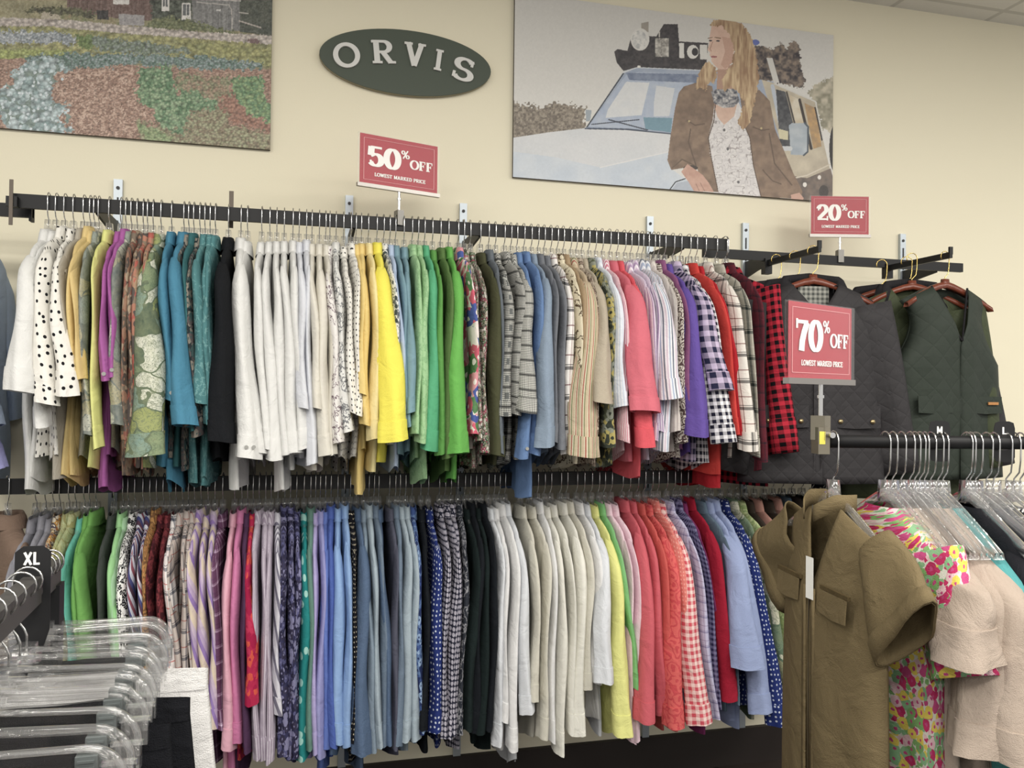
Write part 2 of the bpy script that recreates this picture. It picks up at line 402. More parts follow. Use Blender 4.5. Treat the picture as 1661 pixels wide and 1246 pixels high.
def add_sleeve(parent, mat, p0, p1, bow, hx, hy, seed, sg=-1, cuff=True, button=None, NR=18):
    rows, uv = sleeve_mesh(p0, p1, bow, hx, hy, seed, NR=NR, sg=sg)
    L = abs(p1[2]-p0[2]); k = NR-max(1, int(round(NR*.058/max(L, .1)))) if cuff else NR
    sl = MB(); sl.sheet(rows[:k+1], uv[:k+1], True)
    cen = rows[0].mean(0)+np.array([0, 0, .004]); b = len(sl.v); sl.v.append(tuple(cen)); sl.uv.append((0, 0))
    NC = rows.shape[1]; sl.f += [((j+1) % NC, j, b) for j in range(NC)]
    s = sl.build('sleeve', mat, parent, True)
    if cuff:
        cr = rows[k:].copy(); cc = cr.mean(1, keepdims=True); cr = cc+(cr-cc)*np.array([1.07, 1.07, 1.0])
        inner = cc+(cr-cc)*np.array([.88, .88, 1])
        c = MB().sheet(cr, uv[k:], True).sheet(np.stack([cr[-1], inner[-1]]), np.stack([uv[-1], uv[-1]]), True).sheet(inner[::-1], uv[k:][::-1], True).sheet(np.stack([cr[0], rows[k]]), np.stack([uv[k], uv[k]]), True).build('cuff', mat, s, True)
        if button:
            p = cr[len(cr)//2]; j = int(np.argmin(p[:, 1]*-sg)) if False else int(np.argmin(p[:, 1]))
            q = p[j]; bm = MB()
            for dx in (-.010, .010) if button > 1 else (0,): bm.cyl((q[0]+dx, q[1]+.001, q[2]), (q[0]+dx, q[1]-.003, q[2]), .0055, 12)
            bm.build('button', plain('pearl_button', (150, 150, 146), .3), s)
    return s
def collar_mesh(w=.060, b=.020, h=.03, out=.014):
    rows = []; prof = [(1.0, -.004), (1.0, h*.5), (.97, h), (1.08, h*1.08), (1.25, h*.55), (1.42, -h*.15)]
    for k, z in prof:
        rows.append([(b*k*math.sin(q)*(1+.15*(k-1)), w*k*math.cos(q), z+.006*abs(math.sin(q))*(1 if k < 1.3 else -1)) for q in np.linspace(0, 2*PI, 24, endpoint=False)])
    return rows
COLL = collar_mesh()
def garment(name, label, cat, group, top, rz, mat, L, thick, near, seed, far_len=None, hs=1.0, hem=.215, tail=.05, collar=True, cuff=True, button=None, sleeves=True, fold=.008, collar_mat=None, cz=-.010):
    """top = world point of collar base; near=(x,z,hx,hy,yout) of the near wrist, local to top."""
    r = thing(name, label, cat, (top[0], top[1], top[2]-L), rz, group)
    up = L
    rows, uv = body_mesh(L, thick, hem, seed, hs, tail, fold=fold)
    rows = np.array(rows)+np.array([0, 0, up])
    MB().sheet(rows, uv, True).build('body', mat, r, True)
    if collar:
        cr = np.array(COLL)*np.array([thick/.020*.95, .92, 1])+np.array([0, 0, up+cz])
        MB().sheet(cr, None, True).build('collar', collar_mat or mat, r, True)
    if sleeves:
        x, z, hx, hy, yo = near
        p0 = (0, -.172*hs, up-.075); p1 = (x, -.172*hs-yo, up+z)
        add_sleeve(r, mat, p0, p1, (0, .03), hx, hy, seed+1, -1, cuff, button)
        fl = far_len or (z)
        p0 = (0, .172*hs, up-.075); p1 = (random.Random(seed).uniform(-.03, .03), .172*hs+.045, up+fl)
        add_sleeve(r, mat, p0, p1, (0, .03), .022, .05, seed+2, 1, cuff, None, NR=12)
    return r
# ---- fabrics
F = {}
def S(k, c, **kw): F[k] = ('solid', [c], kw)
S('white', (226, 226, 223)); S('coolwhite', (218, 221, 229)); S('ivory', (222, 217, 203)); S('greige', (176, 168, 152))
S('mustard', (226, 196, 124)); S('lime', (224, 226, 128)); S('orchid', (178, 92, 168)); S('turq', (68, 136, 168)); S('turq2', (52, 128, 160))
S('black', (26, 28, 32)); S('apricot', (236, 204, 118)); S('butter', (242, 222, 150)); S('yellow', (244, 230, 70)); S('skyl', (176, 196, 226))
S('dustaqua', (120, 158, 172)); S('tealsolid', (52, 108, 112)); S('mint', (82, 178, 126)); S('green', (90, 158, 70)); S('leafgreen', (70, 150, 44)); S('bright', (98, 182, 74)); S('mossy', (88, 122, 62))
S('olive', (76, 78, 52)); S('slate', (104, 112, 120)); S('grey', (116, 120, 128)); S('tan', (168, 142, 108)); S('coral', (224, 104, 120)); S('hotcoral', (238, 84, 96))
S('mauve', (148, 84, 132)); S('violet', (102, 78, 170)); S('redor', (226, 62, 56)); S('red', (196, 34, 44)); S('khaki', (178, 164, 140)); S('stealblue', (126, 142, 164))
def fab(k, p, c, **kw): F[k] = (p, c, kw)
fab('polka', 'dots', [(238, 235, 226), (32, 32, 36)], sc=34, p1=.17, extra=.55)
fab('polka2', 'dots', [(238, 235, 226), (32, 32, 36)], sc=55, p1=.17, extra=.35)
fab('sheerdots', 'dots', [(140, 186, 130), (156, 200, 148)], sc=60, p1=.2)
fab('palegreen', 'twig', [(160, 206, 148), (140, 190, 132)], sc=30, p1=.03)
fab('blueleaf', 'leaf', [(150, 140, 112), (62, 84, 92), (120, 140, 136), (176, 166, 120), (84, 100, 88), (190, 190, 172)], sc=14)
fab('rustfloral', 'floral', [(130, 114, 98), (150, 92, 78), (108, 96, 84), (164, 122, 98), (96, 86, 80), (176, 154, 128)], sc=28, p1=.5)
fab('coralfloral', 'floral', [(142, 122, 102), (196, 98, 86), (178, 142, 112), (98, 88, 84), (190, 128, 104)], sc=18, p1=.52)
fab('bigleaf', 'leaf', [(214, 216, 204), (48, 80, 76), (108, 136, 104), (150, 160, 84), (110, 148, 146), (226, 226, 214), (164, 170, 120)], sc=15)
fab('darkfloral', 'floral', [(46, 56, 60), (100, 90, 90), (70, 96, 96), (140, 132, 120)], sc=34, p1=.45)
fab('tealpaisley', 'twig', [(78, 136, 140), (112, 166, 166)], sc=26, p1=.022)
fab('mauvetwig', 'twig', [(232, 228, 224), (122, 100, 112)], sc=26, p1=.018)
fab('greyprint', 'twig', [(226, 226, 222), (120, 122, 126)], sc=36, p1=.03)
fab('greyflower', 'floral', [(228, 228, 224), (110, 116, 124), (200, 204, 196), (70, 80, 84), (232, 232, 228)], sc=46, p1=.42)
fab('pinkblue', 'floral', [(222, 214, 200), (226, 92, 116), (78, 96, 176), (240, 226, 220), (88, 136, 84), (232, 150, 160)], sc=18, p1=.55)
fab('multidity', 'floral', [(122, 128, 108), (164, 62, 90), (86, 112, 76), (206, 200, 190), (150, 140, 120), (70, 74, 66)], sc=85, p1=.5)
fab('patchcheck', 'check', [(214, 214, 206), (36, 38, 40), (94, 98, 98)], sc=170)
fab('bwcheck', 'check', [(222, 222, 214), (38, 40, 42)], sc=190)
fab('chambray', 'denim', [(88, 122, 178), (112, 146, 196)]); fab('bluedenim', 'denim', [(66, 88, 124), (84, 106, 142)])
fab('slateblue', 'denim', [(120, 140, 164), (146, 164, 184)]); fab('linen', 'denim', [(168, 154, 132), (192, 180, 158)])
fab('whiteplaid', 'plaid', [(246, 243, 240), (52, 54, 60), (132, 60, 70)], sc=13)
fab('brownplaid', 'plaid', [(240, 235, 228), (66, 62, 60), (140, 84, 78)], sc=14)
fab('greyplaid', 'plaid', [(204, 200, 188), (70, 80, 78), (220, 216, 206)], sc=14)
fab('creamprint', 'twig', [(228, 216, 184), (90, 70, 50)], sc=18, p1=.02)
fab('redstripe', 'stripes', [(196, 174, 142), (208, 196, 164), (176, 98, 84), (212, 200, 170), (132, 136, 96), (196, 180, 146)], sc=48)
fab('brownprint', 'floral', [(150, 132, 116), (96, 78, 66), (190, 176, 156)], sc=60, p1=.4)
fab('oliveflower', 'floral', [(92, 98, 74), (182, 168, 92), (60, 66, 56), (140, 146, 130)], sc=30, p1=.5)
fab('bluewhite', 'stripes', [(232, 236, 244), (206, 216, 232)], sc=90)
fab('pinkstripe', 'stripes', [(240, 226, 228), (220, 124, 146)], sc=130)
fab('lilacstripe', 'stripes', [(214, 190, 218), (238, 232, 240), (176, 150, 190)], sc=70)
fab('bluestripe', 'stripes', [(226, 228, 234), (166, 180, 206), (232, 234, 238), (116, 124, 140), (230, 226, 232), (210, 190, 206)], sc=30)
fab('palestripe', 'stripes', [(222, 214, 206), (196, 184, 180)], sc=60)
fab('brownpaisley', 'paisley', [(216, 208, 196), (92, 72, 72), (150, 130, 120)], sc=42, p1=.1)
fab('lavcheck', 'gingham', [(206, 188, 220), (40, 42, 72)], sc=26)
fab('navygingham', 'gingham', [(238, 236, 240), (32, 32, 52)], sc=42)
fab('wineplaid', 'plaid', [(140, 60, 76), (80, 62, 74), (150, 60, 80)], sc=22)
fab('buffalo', 'gingham', [(204, 36, 56), (18, 16, 20)], sc=36)
# lower rail
S('brown', (128, 104, 88)); S('cgrey', (142, 142, 152)); S('aqua', (90, 180, 160)); S('lgreen', (104, 168, 76)); S('deepgrey', (66, 72, 68)); S('palemint', (150, 212, 140)); S('palemint2', (160, 206, 160))
S('lpink', (232, 168, 188)); S('pink', (214, 118, 168)); S('plum', (84, 52, 86)); S('lilac', (176, 164, 218)); S('lav', (150, 150, 208)); S('peri', (96, 122, 206)); S('peri2', (74, 100, 186)); S('lblue', (134, 170, 222))
S('sage', (96, 138, 124)); S('vgrey', (84, 86, 104)); S('lwhite', (230, 230, 230)); S('lwhite2', (218, 222, 228)); S('livory', (230, 228, 216)); S('cream', (212, 208, 192)); S('lyellow', (232, 232, 132)); S('lgreen2', (122, 196, 116))
S('palepink', (242, 206, 218)); S('rose', (222, 92, 104)); S('dred', (176, 42, 50)); S('ored', (222, 88, 82)); S('crimson', (170, 22, 46)); S('magplum', (130, 44, 98)); S('lslate', (92, 114, 134)); S('chamlight', (146, 162, 206)); S('dbrown', (62, 52, 44)); S('pinktan', (198, 140, 124)); S('lblack', (24, 28, 34)); S('lblackg', (26, 38, 38)); S('nearblack', (30, 30, 40))
fab('dityorange', 'floral', [(190, 160, 100), (200, 140, 60), (90, 80, 90), (220, 210, 190), (150, 90, 60)], sc=60, p1=.5)
fab('yelflower', 'leaf', [(214, 204, 140), (120, 130, 90), (170, 190, 150), (228, 220, 180), (150, 180, 140), (190, 170, 90)], sc=13)
fab('leopard', 'floral', [(230, 230, 226), (30, 30, 34), (240, 240, 236), (40, 40, 44)], sc=75, p1=.45)
fab('repp', 'diag', [(70, 74, 130), (196, 200, 214), (150, 80, 96), (206, 208, 222), (90, 60, 80)], sc=16)
fab('orangepaisley', 'paisley', [(184, 130, 70), (124, 84, 50), (206, 120, 70)], sc=30, p1=.1)
fab('darkred', 'floral', [(94, 34, 40), (130, 50, 56), (70, 26, 34)], sc=40, p1=.4)
fab('redplaid', 'plaid', [(244, 240, 238), (110, 116, 130), (226, 70, 60)], sc=17)
fab('rustplaid', 'plaid', [(216, 206, 200), (90, 90, 104), (196, 96, 84)], sc=17)
fab('lilaccream', 'diag', [(186, 162, 200), (204, 184, 206), (222, 204, 176), (214, 196, 180), (150, 120, 190)], sc=12)
fab('purpleplaid', 'plaid', [(140, 92, 132), (235, 220, 240), (110, 76, 112)], sc=28)
fab('redflower', 'floral', [(196, 34, 76), (226, 78, 60), (180, 24, 70), (206, 44, 84)], sc=22, p1=.4)
fab('greylilac', 'stripes', [(168, 152, 172), (206, 196, 210)], sc=80)
fab('whitegrey', 'diag', [(206, 204, 216), (120, 116, 136), (214, 212, 222)], sc=20)
fab('navyfloral', 'floral', [(54, 54, 92), (92, 92, 140), (44, 42, 70), (132, 130, 170), (60, 56, 84)], sc=42, p1=.48)
fab('daisy', 'dots', [(26, 134, 134), (150, 206, 196)], sc=20, p1=.22, extra=.8)
fab('blackdots', 'dots', [(24, 24, 30), (214, 200, 170)], sc=70, p1=.17)
fab('denimg', 'denim', [(110, 130, 150), (140, 158, 174)]); fab('denimd', 'denim', [(66, 90, 124), (92, 114, 146)]); fab('denimm', 'denim', [(92, 112, 136), (120, 138, 158)]); fab('deniml', 'denim', [(146, 164, 178), (172, 188, 198)])
fab('bluefloral', 'floral', [(60, 86, 150), (140, 170, 210), (36, 50, 100), (90, 120, 170)], sc=36, p1=.45)
fab('navydots', 'dots', [(34, 50, 122), (196, 206, 226)], sc=62, p1=.20, extra=.4)
fab('navyrings', 'rings', [(40, 42, 60), (164, 160, 176), (196, 192, 204)], sc=62)
fab('darktwig', 'twig', [(50, 54, 64), (150, 150, 156)], sc=34, p1=.03)
fab('coralpaisley', 'paisley', [(236, 96, 92), (220, 72, 78)], sc=26, p1=.35)
fab('coraldots', 'dots', [(236, 120, 110), (246, 164, 150)], sc=75, p1=.24)
fab('pinkgingham', 'gingham', [(246, 214, 206), (222, 76, 92)], sc=44)
fab('lavplaid', 'plaid', [(222, 220, 242), (160, 156, 200), (168, 150, 190)], sc=26)
fab('navyplaid', 'gingham', [(130, 124, 166), (48, 42, 82)], sc=60)
fab('greenleaf', 'leaf', [(222, 220, 196), (40, 96, 82), (214, 214, 186), (90, 126, 104), (228, 226, 206), (150, 150, 110)], sc=10)
fab('limesage', 'floral', [(168, 188, 118), (146, 170, 106), (186, 200, 140)], sc=40, p1=.4)
def fabric(k):
    p, c, kw = F[k]; return cloth('fabric_'+k, p, c, **kw)
# ---- rows: (neck px, wrist px, wrist py, wrist width px, fabric, description, options)
UP = [
(79,40,636,46,'white','white linen tunic with wide sleeve',{'L':.80}),
(92,78,690,26,'white','plain white linen shirt',{'L':.76}),
(106,82,655,38,'polka','cream blouse with black polka dots',{}),
(120,112,640,36,'polka','cream blouse with black polka dots',{}),
(137,124,640,18,'greige','greige shirt',{'L':.76}),
(147,128,634,20,'mustard','mustard yellow shirt',{'L':.80}),
(154,141,618,18,'mustard','mustard yellow shirt',{}),
(161,148,706,20,'blueleaf','tan shirt with blue leaf print',{}),
(178,164,726,18,'lime','pale lime yellow shirt',{}),
(197,176,616,17,'orchid','orchid purple shirt with tabbed sleeve',{'b':1,'L':.80}),
(205,187,612,17,'orchid','orchid purple shirt with tabbed sleeve',{'b':1}),
(214,197,690,24,'blueleaf','tan shirt with blue leaf print',{}),
(223,208,715,18,'rustfloral','rust brown floral shirt',{}),
(233,215,720,20,'rustfloral','rust brown floral shirt',{}),
(240,220,728,24,'coralfloral','coral and brown floral shirt',{}),
(249,232,732,22,'coralfloral','coral and brown floral shirt',{}),
(262,244,737,58,'bigleaf','green and white large leaf print shirt',{}),
(279,281,650,24,'turq','turquoise linen shirt',{'b':1}),
(299,303,690,40,'turq','turquoise linen shirt',{'L':.82}),
(307,311,690,18,'darkfloral','dark floral shirt',{}),
(315,318,700,18,'tealsolid','dark teal shirt',{}),
(325,324,705,18,'darkfloral','dark floral shirt',{}),
(333,334,652,28,'tealpaisley','teal blouse with pale vine print',{'L':.80}),
(341,340,670,20,'tealpaisley','teal blouse with pale vine print',{'L':.80}),
(350,345,690,18,'tealpaisley','teal blouse with pale vine print',{'L':.80}),
(371,362,716,44,'black','black shirt',{'hy':.06}),
(391,402,742,40,'white','plain white shirt',{'b':2}),
(402,420,735,28,'white','plain white shirt',{'L':.80}),
(425,438,724,26,'white','plain white shirt',{}),
(438,448,742,26,'white','plain white shirt',{}),
(449,460,738,24,'white','plain white shirt',{}),
(461,478,735,28,'white','plain white shirt',{'L':.80}),
(475,490,728,24,'white','plain white shirt',{}),
(485,490,664,22,'coolwhite','cool white shirt',{}),
(497,504,752,18,'coolwhite','cool white shirt',{}),
(506,516,664,20,'ivory','ivory shirt',{}),
(518,528,738,30,'ivory','ivory shirt',{}),
(528,536,735,16,'ivory','ivory shirt',{}),
(535,550,718,22,'mauvetwig','white shirt with mauve twig print',{}),
(545,562,700,22,'greyprint','white shirt with fine grey print',{}),
(557,572,668,18,'polka2','cream shirt with small black dots',{}),
(569,577,672,16,'polka2','cream shirt with small black dots',{}),
(577,583,640,18,'apricot','apricot yellow shirt',{}),
(586,592,690,20,'apricot','apricot yellow shirt',{'L':.82}),
(597,606,712,22,'butter','butter yellow shirt',{}),
(611,638,714,50,'yellow','bright yellow shirt with deep cuff',{}),
(622,648,690,18,'greyflower','white shirt with grey flowers',{}),
(632,655,680,16,'skyl','pale sky blue shirt',{}),
(641,656,692,18,'dustaqua','dusty aqua blue shirt',{}),
(655,664,670,22,'dustaqua','dusty aqua blue shirt',{}),
(668,672,705,18,'palegreen','pale sage green shirt',{}),
(678,680,715,24,'palegreen','pale sage green shirt',{'L':.80}),
(688,695,728,30,'mint','mint green shirt',{}),
(701,712,735,20,'green','mid green shirt',{}),
(714,722,742,20,'mossy','moss green shirt',{'L':.80}),
(727,738,735,38,'bright','bright green shirt',{'L':.80}),
(742,765,705,20,'pinkblue','white shirt with pink and blue flowers',{}),
(752,772,715,18,'multidity','shirt with tiny multicolour flowers',{}),
(762,780,735,18,'multidity','shirt with tiny multicolour flowers',{}),
(778,799,738,30,'olive','dark olive shirt',{}),
(792,808,735,16,'slate','slate grey shirt',{}),
(803,815,672,26,'patchcheck','grey and black patchwork check shirt',{}),
(817,829,672,22,'bwcheck','black and white check shirt',{}),
(828,848,668,34,'bwcheck','black and white check shirt',{'L':.72}),
(838,845,740,24,'chambray','blue chambray shirt',{'L':.84,'b':1}),
(849,862,735,22,'chambray','blue chambray shirt',{}),
(861,877,722,34,'slateblue','pale slate blue shirt',{}),
(872,890,715,18,'grey','mid grey shirt',{}),
(882,902,725,22,'grey','mid grey shirt',{}),
(893,915,735,26,'whiteplaid','white plaid shirt with black and maroon lines',{}),
(903,926,700,18,'creamprint','cream shirt with brown sprig print',{}),
(913,934,705,24,'tan','tan shirt',{}),
(925,940,738,54,'redstripe','tan shirt with red and green stripes',{}),
(934,958,700,18,'brownprint','brown printed shirt',{}),
(943,972,652,36,'linen','khaki linen shirt',{'L':.70}),
(954,980,722,24,'oliveflower','olive and yellow floral shirt',{}),
(965,1000,660,26,'bluewhite','white shirt with pale blue stripes',{}),
(976,1006,715,20,'pinkstripe','pink and white striped shirt',{}),
(988,1038,668,52,'coral','coral pink shirt with folded cuff',{}),
(1000,1040,722,34,'hotcoral','bright coral shirt',{'L':.78}),
(1012,1052,712,18,'lilacstripe','lilac and white striped shirt',{}),
(1022,1060,700,18,'lilacstripe','lilac and white striped shirt',{}),
(1033,1083,646,36,'bluestripe','white shirt with blue and grey stripes',{}),
(1041,1068,728,26,'bluestripe','white shirt with blue and grey stripes',{}),
(1050,1085,700,18,'palestripe','pale beige striped shirt',{}),
(1060,1098,718,22,'brownpaisley','white and brown paisley shirt',{}),
(1067,1106,700,18,'mauve','mauve shirt',{}),
(1077,1124,706,40,'violet','violet purple shirt',{}),
(1091,1160,634,40,'lavcheck','lavender and navy check shirt',{}),
(1103,1166,718,42,'navygingham','navy and white gingham shirt',{}),
(1117,1180,705,22,'redor','orange red shirt',{'L':.78}),
(1128,1192,708,24,'red','deep red shirt',{'L':.82}),
(1142,1206,728,34,'brownplaid','white plaid shirt with brown lines',{}),
(1160,1214,738,20,'greyplaid','grey green plaid shirt',{}),
(1176,1222,745,20,'wineplaid','wine red plaid shirt',{'L':.78}),
]
LO = [
(60,38,1130,24,'cgrey','grey shirt',{}),(75,60,1130,22,'cgrey','grey shirt',{}),(88,74,1130,22,'cgrey','grey shirt',{}),
(98,88,1120,18,'dityorange','orange shirt with tiny flowers',{}),(113,106,1120,30,'yelflower','yellow green leaf print shirt',{}),(124,120,1120,20,'yelflower','yellow green leaf print shirt',{}),
(138,132,1100,16,'aqua','aqua green shirt',{}),(146,142,1110,20,'lgreen','leaf green shirt',{}),(157,158,1110,28,'lgreen','leaf green shirt',{}),
(186,180,1120,18,'deepgrey','dark grey shirt',{}),(200,194,1110,24,'palemint','pale mint green shirt',{}),(209,206,1110,18,'palemint2','soft green shirt',{}),
(220,214,1130,24,'leopard','black and white spotted shirt',{}),
(233,232,1140,18,'repp','shirt with red and navy diagonal stripes',{}),(244,240,1140,18,'repp','shirt with red and navy diagonal stripes',{}),
(255,252,1140,18,'orangepaisley','orange brown paisley shirt',{}),(266,264,1150,18,'darkred','dark red floral shirt',{}),(276,274,1150,18,'darkred','dark red floral shirt',{}),
(286,291,1150,26,'redplaid','white shirt with red and grey plaid',{}),(297,302,1150,16,'rustplaid','rust and white plaid shirt',{}),(306,308,1150,16,'rustplaid','rust and white plaid shirt',{}),
(316,318,1160,18,'rustplaid','rust and white plaid shirt',{}),
(327,326,1165,22,'lilaccream','lilac and cream slanted stripe shirt',{}),(338,340,1168,22,'lilaccream','lilac and cream slanted stripe shirt',{}),(349,350,1170,16,'lilaccream','lilac and cream slanted stripe shirt',{}),
(362,360,1172,20,'purpleplaid','purple plaid shirt',{}),
(381,372,1205,24,'lpink','light pink shirt',{}),(393,386,1195,22,'pink','rose pink shirt',{}),(402,400,1205,16,'plum','dark plum shirt',{}),(411,410,1130,24,'redflower','red shirt with orange flowers',{}),
(421,418,1220,16,'greylilac','grey lilac striped shirt',{}),(431,430,1222,18,'greylilac','grey lilac striped shirt',{}),(440,438,1225,16,'greylilac','grey lilac striped shirt',{}),(451,450,1150,20,'whitegrey','white and grey slanted stripe shirt',{}),
(462,460,1215,22,'navyfloral','navy floral shirt',{}),(471,469,1220,20,'navyfloral','navy floral shirt',{}),(481,477,1218,20,'navyfloral','navy floral shirt',{}),
(493,490,1218,26,'daisy','teal shirt with white daisies',{}),(504,503,1205,18,'sage','sage green shirt',{}),(512,511,1210,16,'lilac','lilac shirt',{}),(519,516,1215,18,'lav','lavender shirt',{}),
(528,530,1200,22,'peri','periwinkle blue shirt',{}),(537,539,1200,18,'peri2','deep periwinkle shirt',{}),(548,548,1195,30,'lblue','light blue shirt',{}),(558,561,1200,20,'lblue','light blue shirt',{}),(568,570,1190,14,'blackdots','black shirt with small cream dots',{}),
(578,582,1215,34,'denimd','dark denim shirt',{'L':.80}),(589,604,1205,18,'denimg','grey denim shirt',{}),(598,612,1200,18,'deniml','pale denim shirt',{}),(606,620,1198,18,'denimm','mid denim shirt',{}),(614,630,1198,20,'denimd','dark denim shirt',{}),
(631,636,1200,18,'vgrey','violet grey shirt',{}),(641,645,1195,18,'denimm','mid denim shirt',{}),(648,652,1190,24,'deniml','pale denim shirt',{}),(657,668,1190,24,'deniml','pale denim shirt',{}),
(668,680,1180,18,'bluefloral','blue floral shirt',{}),(682,686,1175,18,'lblack','black shirt',{}),(694,702,1178,30,'navydots','navy blue shirt with white dots',{}),
(712,714,1188,20,'navyrings','navy shirt with white rings',{}),(721,722,1186,20,'navyrings','navy shirt with white rings',{}),(731,731,1182,20,'navyrings','navy shirt with white rings',{}),(742,742,1176,16,'darktwig','charcoal shirt with pale sprigs',{}),
(753,752,1172,24,'lblackg','black shirt',{}),(762,764,1176,22,'lblack','black shirt',{}),(771,775,1176,24,'lblackg','black shirt',{}),(779,786,1172,20,'lblack','black shirt',{}),
(791,800,1196,20,'lwhite2','crisp white shirt',{}),(801,812,1160,18,'lwhite','crisp white shirt',{}),(809,824,1204,22,'lwhite','crisp white shirt',{}),(818,848,1150,26,'lwhite2','crisp white shirt',{'L':.82}),
(843,862,1130,20,'cream','cream shirt',{}),(858,872,1190,20,'cream','cream shirt',{}),(871,888,1190,20,'lwhite','crisp white shirt',{}),(882,903,1210,22,'livory','ivory white shirt',{}),(892,920,1180,18,'livory','ivory white shirt',{}),(908,930,1180,28,'livory','ivory white shirt',{}),(918,942,1110,22,'cream','cream shirt',{}),
(934,958,1098,24,'lwhite','crisp white shirt',{}),(946,972,1102,34,'lwhite2','crisp white shirt',{}),
(958,1003,1182,34,'lyellow','pale yellow shirt',{}),(970,1024,1106,22,'lgreen2','light green shirt',{}),(979,1014,1195,16,'palepink','pale pink shirt',{}),(990,1022,1190,16,'palepink','pale pink shirt',{}),
(1008,1042,1160,36,'rose','rose red shirt',{}),(1020,1066,1152,28,'rose','rose red shirt',{}),(1033,1080,1168,24,'ored','orange red shirt',{}),(1044,1086,1168,38,'coralpaisley','coral paisley shirt',{}),(1056,1108,1108,30,'coraldots','coral shirt with pale dots',{}),
(1066,1124,1168,42,'pinkgingham','pink and white gingham shirt',{}),(1080,1148,1158,22,'lavplaid','lavender plaid shirt',{}),(1092,1152,1140,16,'navyplaid','navy check shirt',{}),(1102,1160,1130,16,'magplum','magenta plum shirt',{}),
(1113,1172,1125,36,'crimson','crimson red shirt',{}),(1130,1180,1130,16,'lslate','slate blue shirt',{}),(1142,1205,1075,52,'chamlight','light blue chambray shirt',{}),(1152,1226,1150,40,'chamlight','light blue chambray shirt',{}),
(1168,1250,1165,34,'navydots','navy blue shirt with white dots',{}),(1182,1270,1160,30,'greenleaf','cream shirt with dark green leaves',{}),(1194,1282,1150,24,'limesage','sage green shirt',{}),(1208,1290,1130,18,'dbrown','dark brown shirt',{}),(1222,1300,1130,20,'pinktan','pink tan shirt',{}),(1238,1312,1130,18,'dbrown','dark brown shirt',{}),(1252,1322,1130,18,'pinktan','pink tan shirt',{}),(1268,1340,1130,18,'lslate','slate blue shirt',{}),(1284,1356,1130,18,'dbrown','dark brown shirt',{}),(1300,1372,1130,18,'lblackg','black shirt',{}),(1318,1390,1130,18,'dbrown','dark brown shirt',{}),(1336,1408,1130,18,'lblackg','black shirt',{}),(1356,1428,1130,18,'dbrown','dark brown shirt',{}),
]
ORD = ['first', 'second', 'third', 'fourth', 'fifth', 'sixth', 'seventh', 'eighth', 'ninth']
NUM = {2: 'two', 3: 'three', 4: 'four', 5: 'five', 6: 'six', 7: 'seven', 8: 'eight'}
def core(d): return d
def short(d):
    w = d.split(' with ')[0]; return w
alld = [r[5] for r in UP]+[r[5] for r in LO]
def labels(rows, rail):
    out = []; n = len(rows); i = 0; runs = []
    while i < n:
        j = i
        while j+1 < n and rows[j+1][5] == rows[i][5]: j += 1
        runs.append((i, j)); i = j+1
    for (i, j) in runs:
        d = rows[i][5]; same = [q for q in runs if rows[q[0]][5] == d]
        prev = short(rows[i-1][5]) if i else None; nxt = short(rows[j+1][5]) if j+1 < n else None
        pos = ''
        if len(same) > 1 or alld.count(d) > (j-i+1): pos = ' right of the '+prev if prev else ' left of the '+nxt
        for k in range(i, j+1):
            c = j-i+1
            if c == 1: out.append(d+pos)
            else:
                out.append('%s of %s %s%s' % (ORD[k-i], NUM[c], d.replace('shirt', 'shirts', 1).replace('blouse', 'blouses', 1), pos))
    return out
HANG = make_hanger('clothes_hanger', .175, CHROME, CLEAR3)
first_hanger = [True]
def place_hanger(x, y, z, rz, label, group):
    if first_hanger[0]:
        first_hanger[0] = False; h = HANG; h.location = (x, y, z); h.rotation_euler = (0, 0, rz); h['label'] = label; h['group'] = group
    else: dup(HANG, (x, y, z), rz, label, group)
def hang_row(rows, ztop, rail, neck_py, word):
    labs = labels(rows, rail)
    for i, (hx, ex, ey, w, fk, d, op) in enumerate(rows):
        rnd = random.Random(i*7+int(ztop*100))
        top = atY(hx, neck_py(hx), YR); top[2] = ztop-.128+rnd.uniform(-.012, .010)
        L = op.get('L', rnd.uniform(.70, .76))-.05 if rail == 'upper' else op.get('L', rnd.uniform(.68, .74))
        b = .0125 if w < 40 else .016
        yo = .075+(.04 if w > 32 else 0)+(.02 if w > 45 else 0)+rnd.uniform(-.01, .01)
        Yw = YR-.172-yo
        q = atY(ex, ey, Yw)
        dx, dz = q[0]-top[0], q[2]-top[2]
        view = math.atan2(q[0], q[1]); dep = (q-CP)@CW
        W = w*dep/FPX/2*math.cos(view)/math.cos(view)
        hy = op.get('hy', .038); hxx = math.sqrt(max(W*W-(hy*math.sin(view))**2, .010**2))/max(.6, math.cos(view))
        rz = rnd.uniform(-.05, .05)
        if abs(rz) > 0: dxl = dx-yo*0
        g = garment('hanging_blouse' if 'blouse' in d or 'tunic' in d else 'hanging_shirt', 'x', 'blouse' if 'blouse' in d else 'shirt', 'shirts on the %s rail' % rail, top, rz, fabric(fk), L, b, (dx+(.172+yo)*-math.sin(rz)*1, dz, max(hxx*.92, .011), hy, yo), i*13+5, cuff=True, button=op.get('b'), hem=rnd.uniform(.20, .225), tail=rnd.choice([.05, .09, .02]))
        lab = labs[i]+', '+word; g['label'] = lab
        if len(lab.split()) > 16: g['label'] = labs[i]+', '+word.split()[0]
        if len(g['label'].split()) > 16 or len(labs[i].split()) > 12: print('LONG', labs[i])
        place_hanger(top[0], YR, ztop, rz, ('clear hanger of '+labs[i]+', '+word.split()[0]) if len(labs[i].split()) < 13 else 'clear hanger of '+labs[i], 'clear hangers on the %s rail' % rail)
hang_row(UP, ZT, 'upper', lambda x: 350+.06*x, 'upper rail')
hang_row(LO, ZL, 'lower', lambda x: 815-.01*x, 'lower rail')
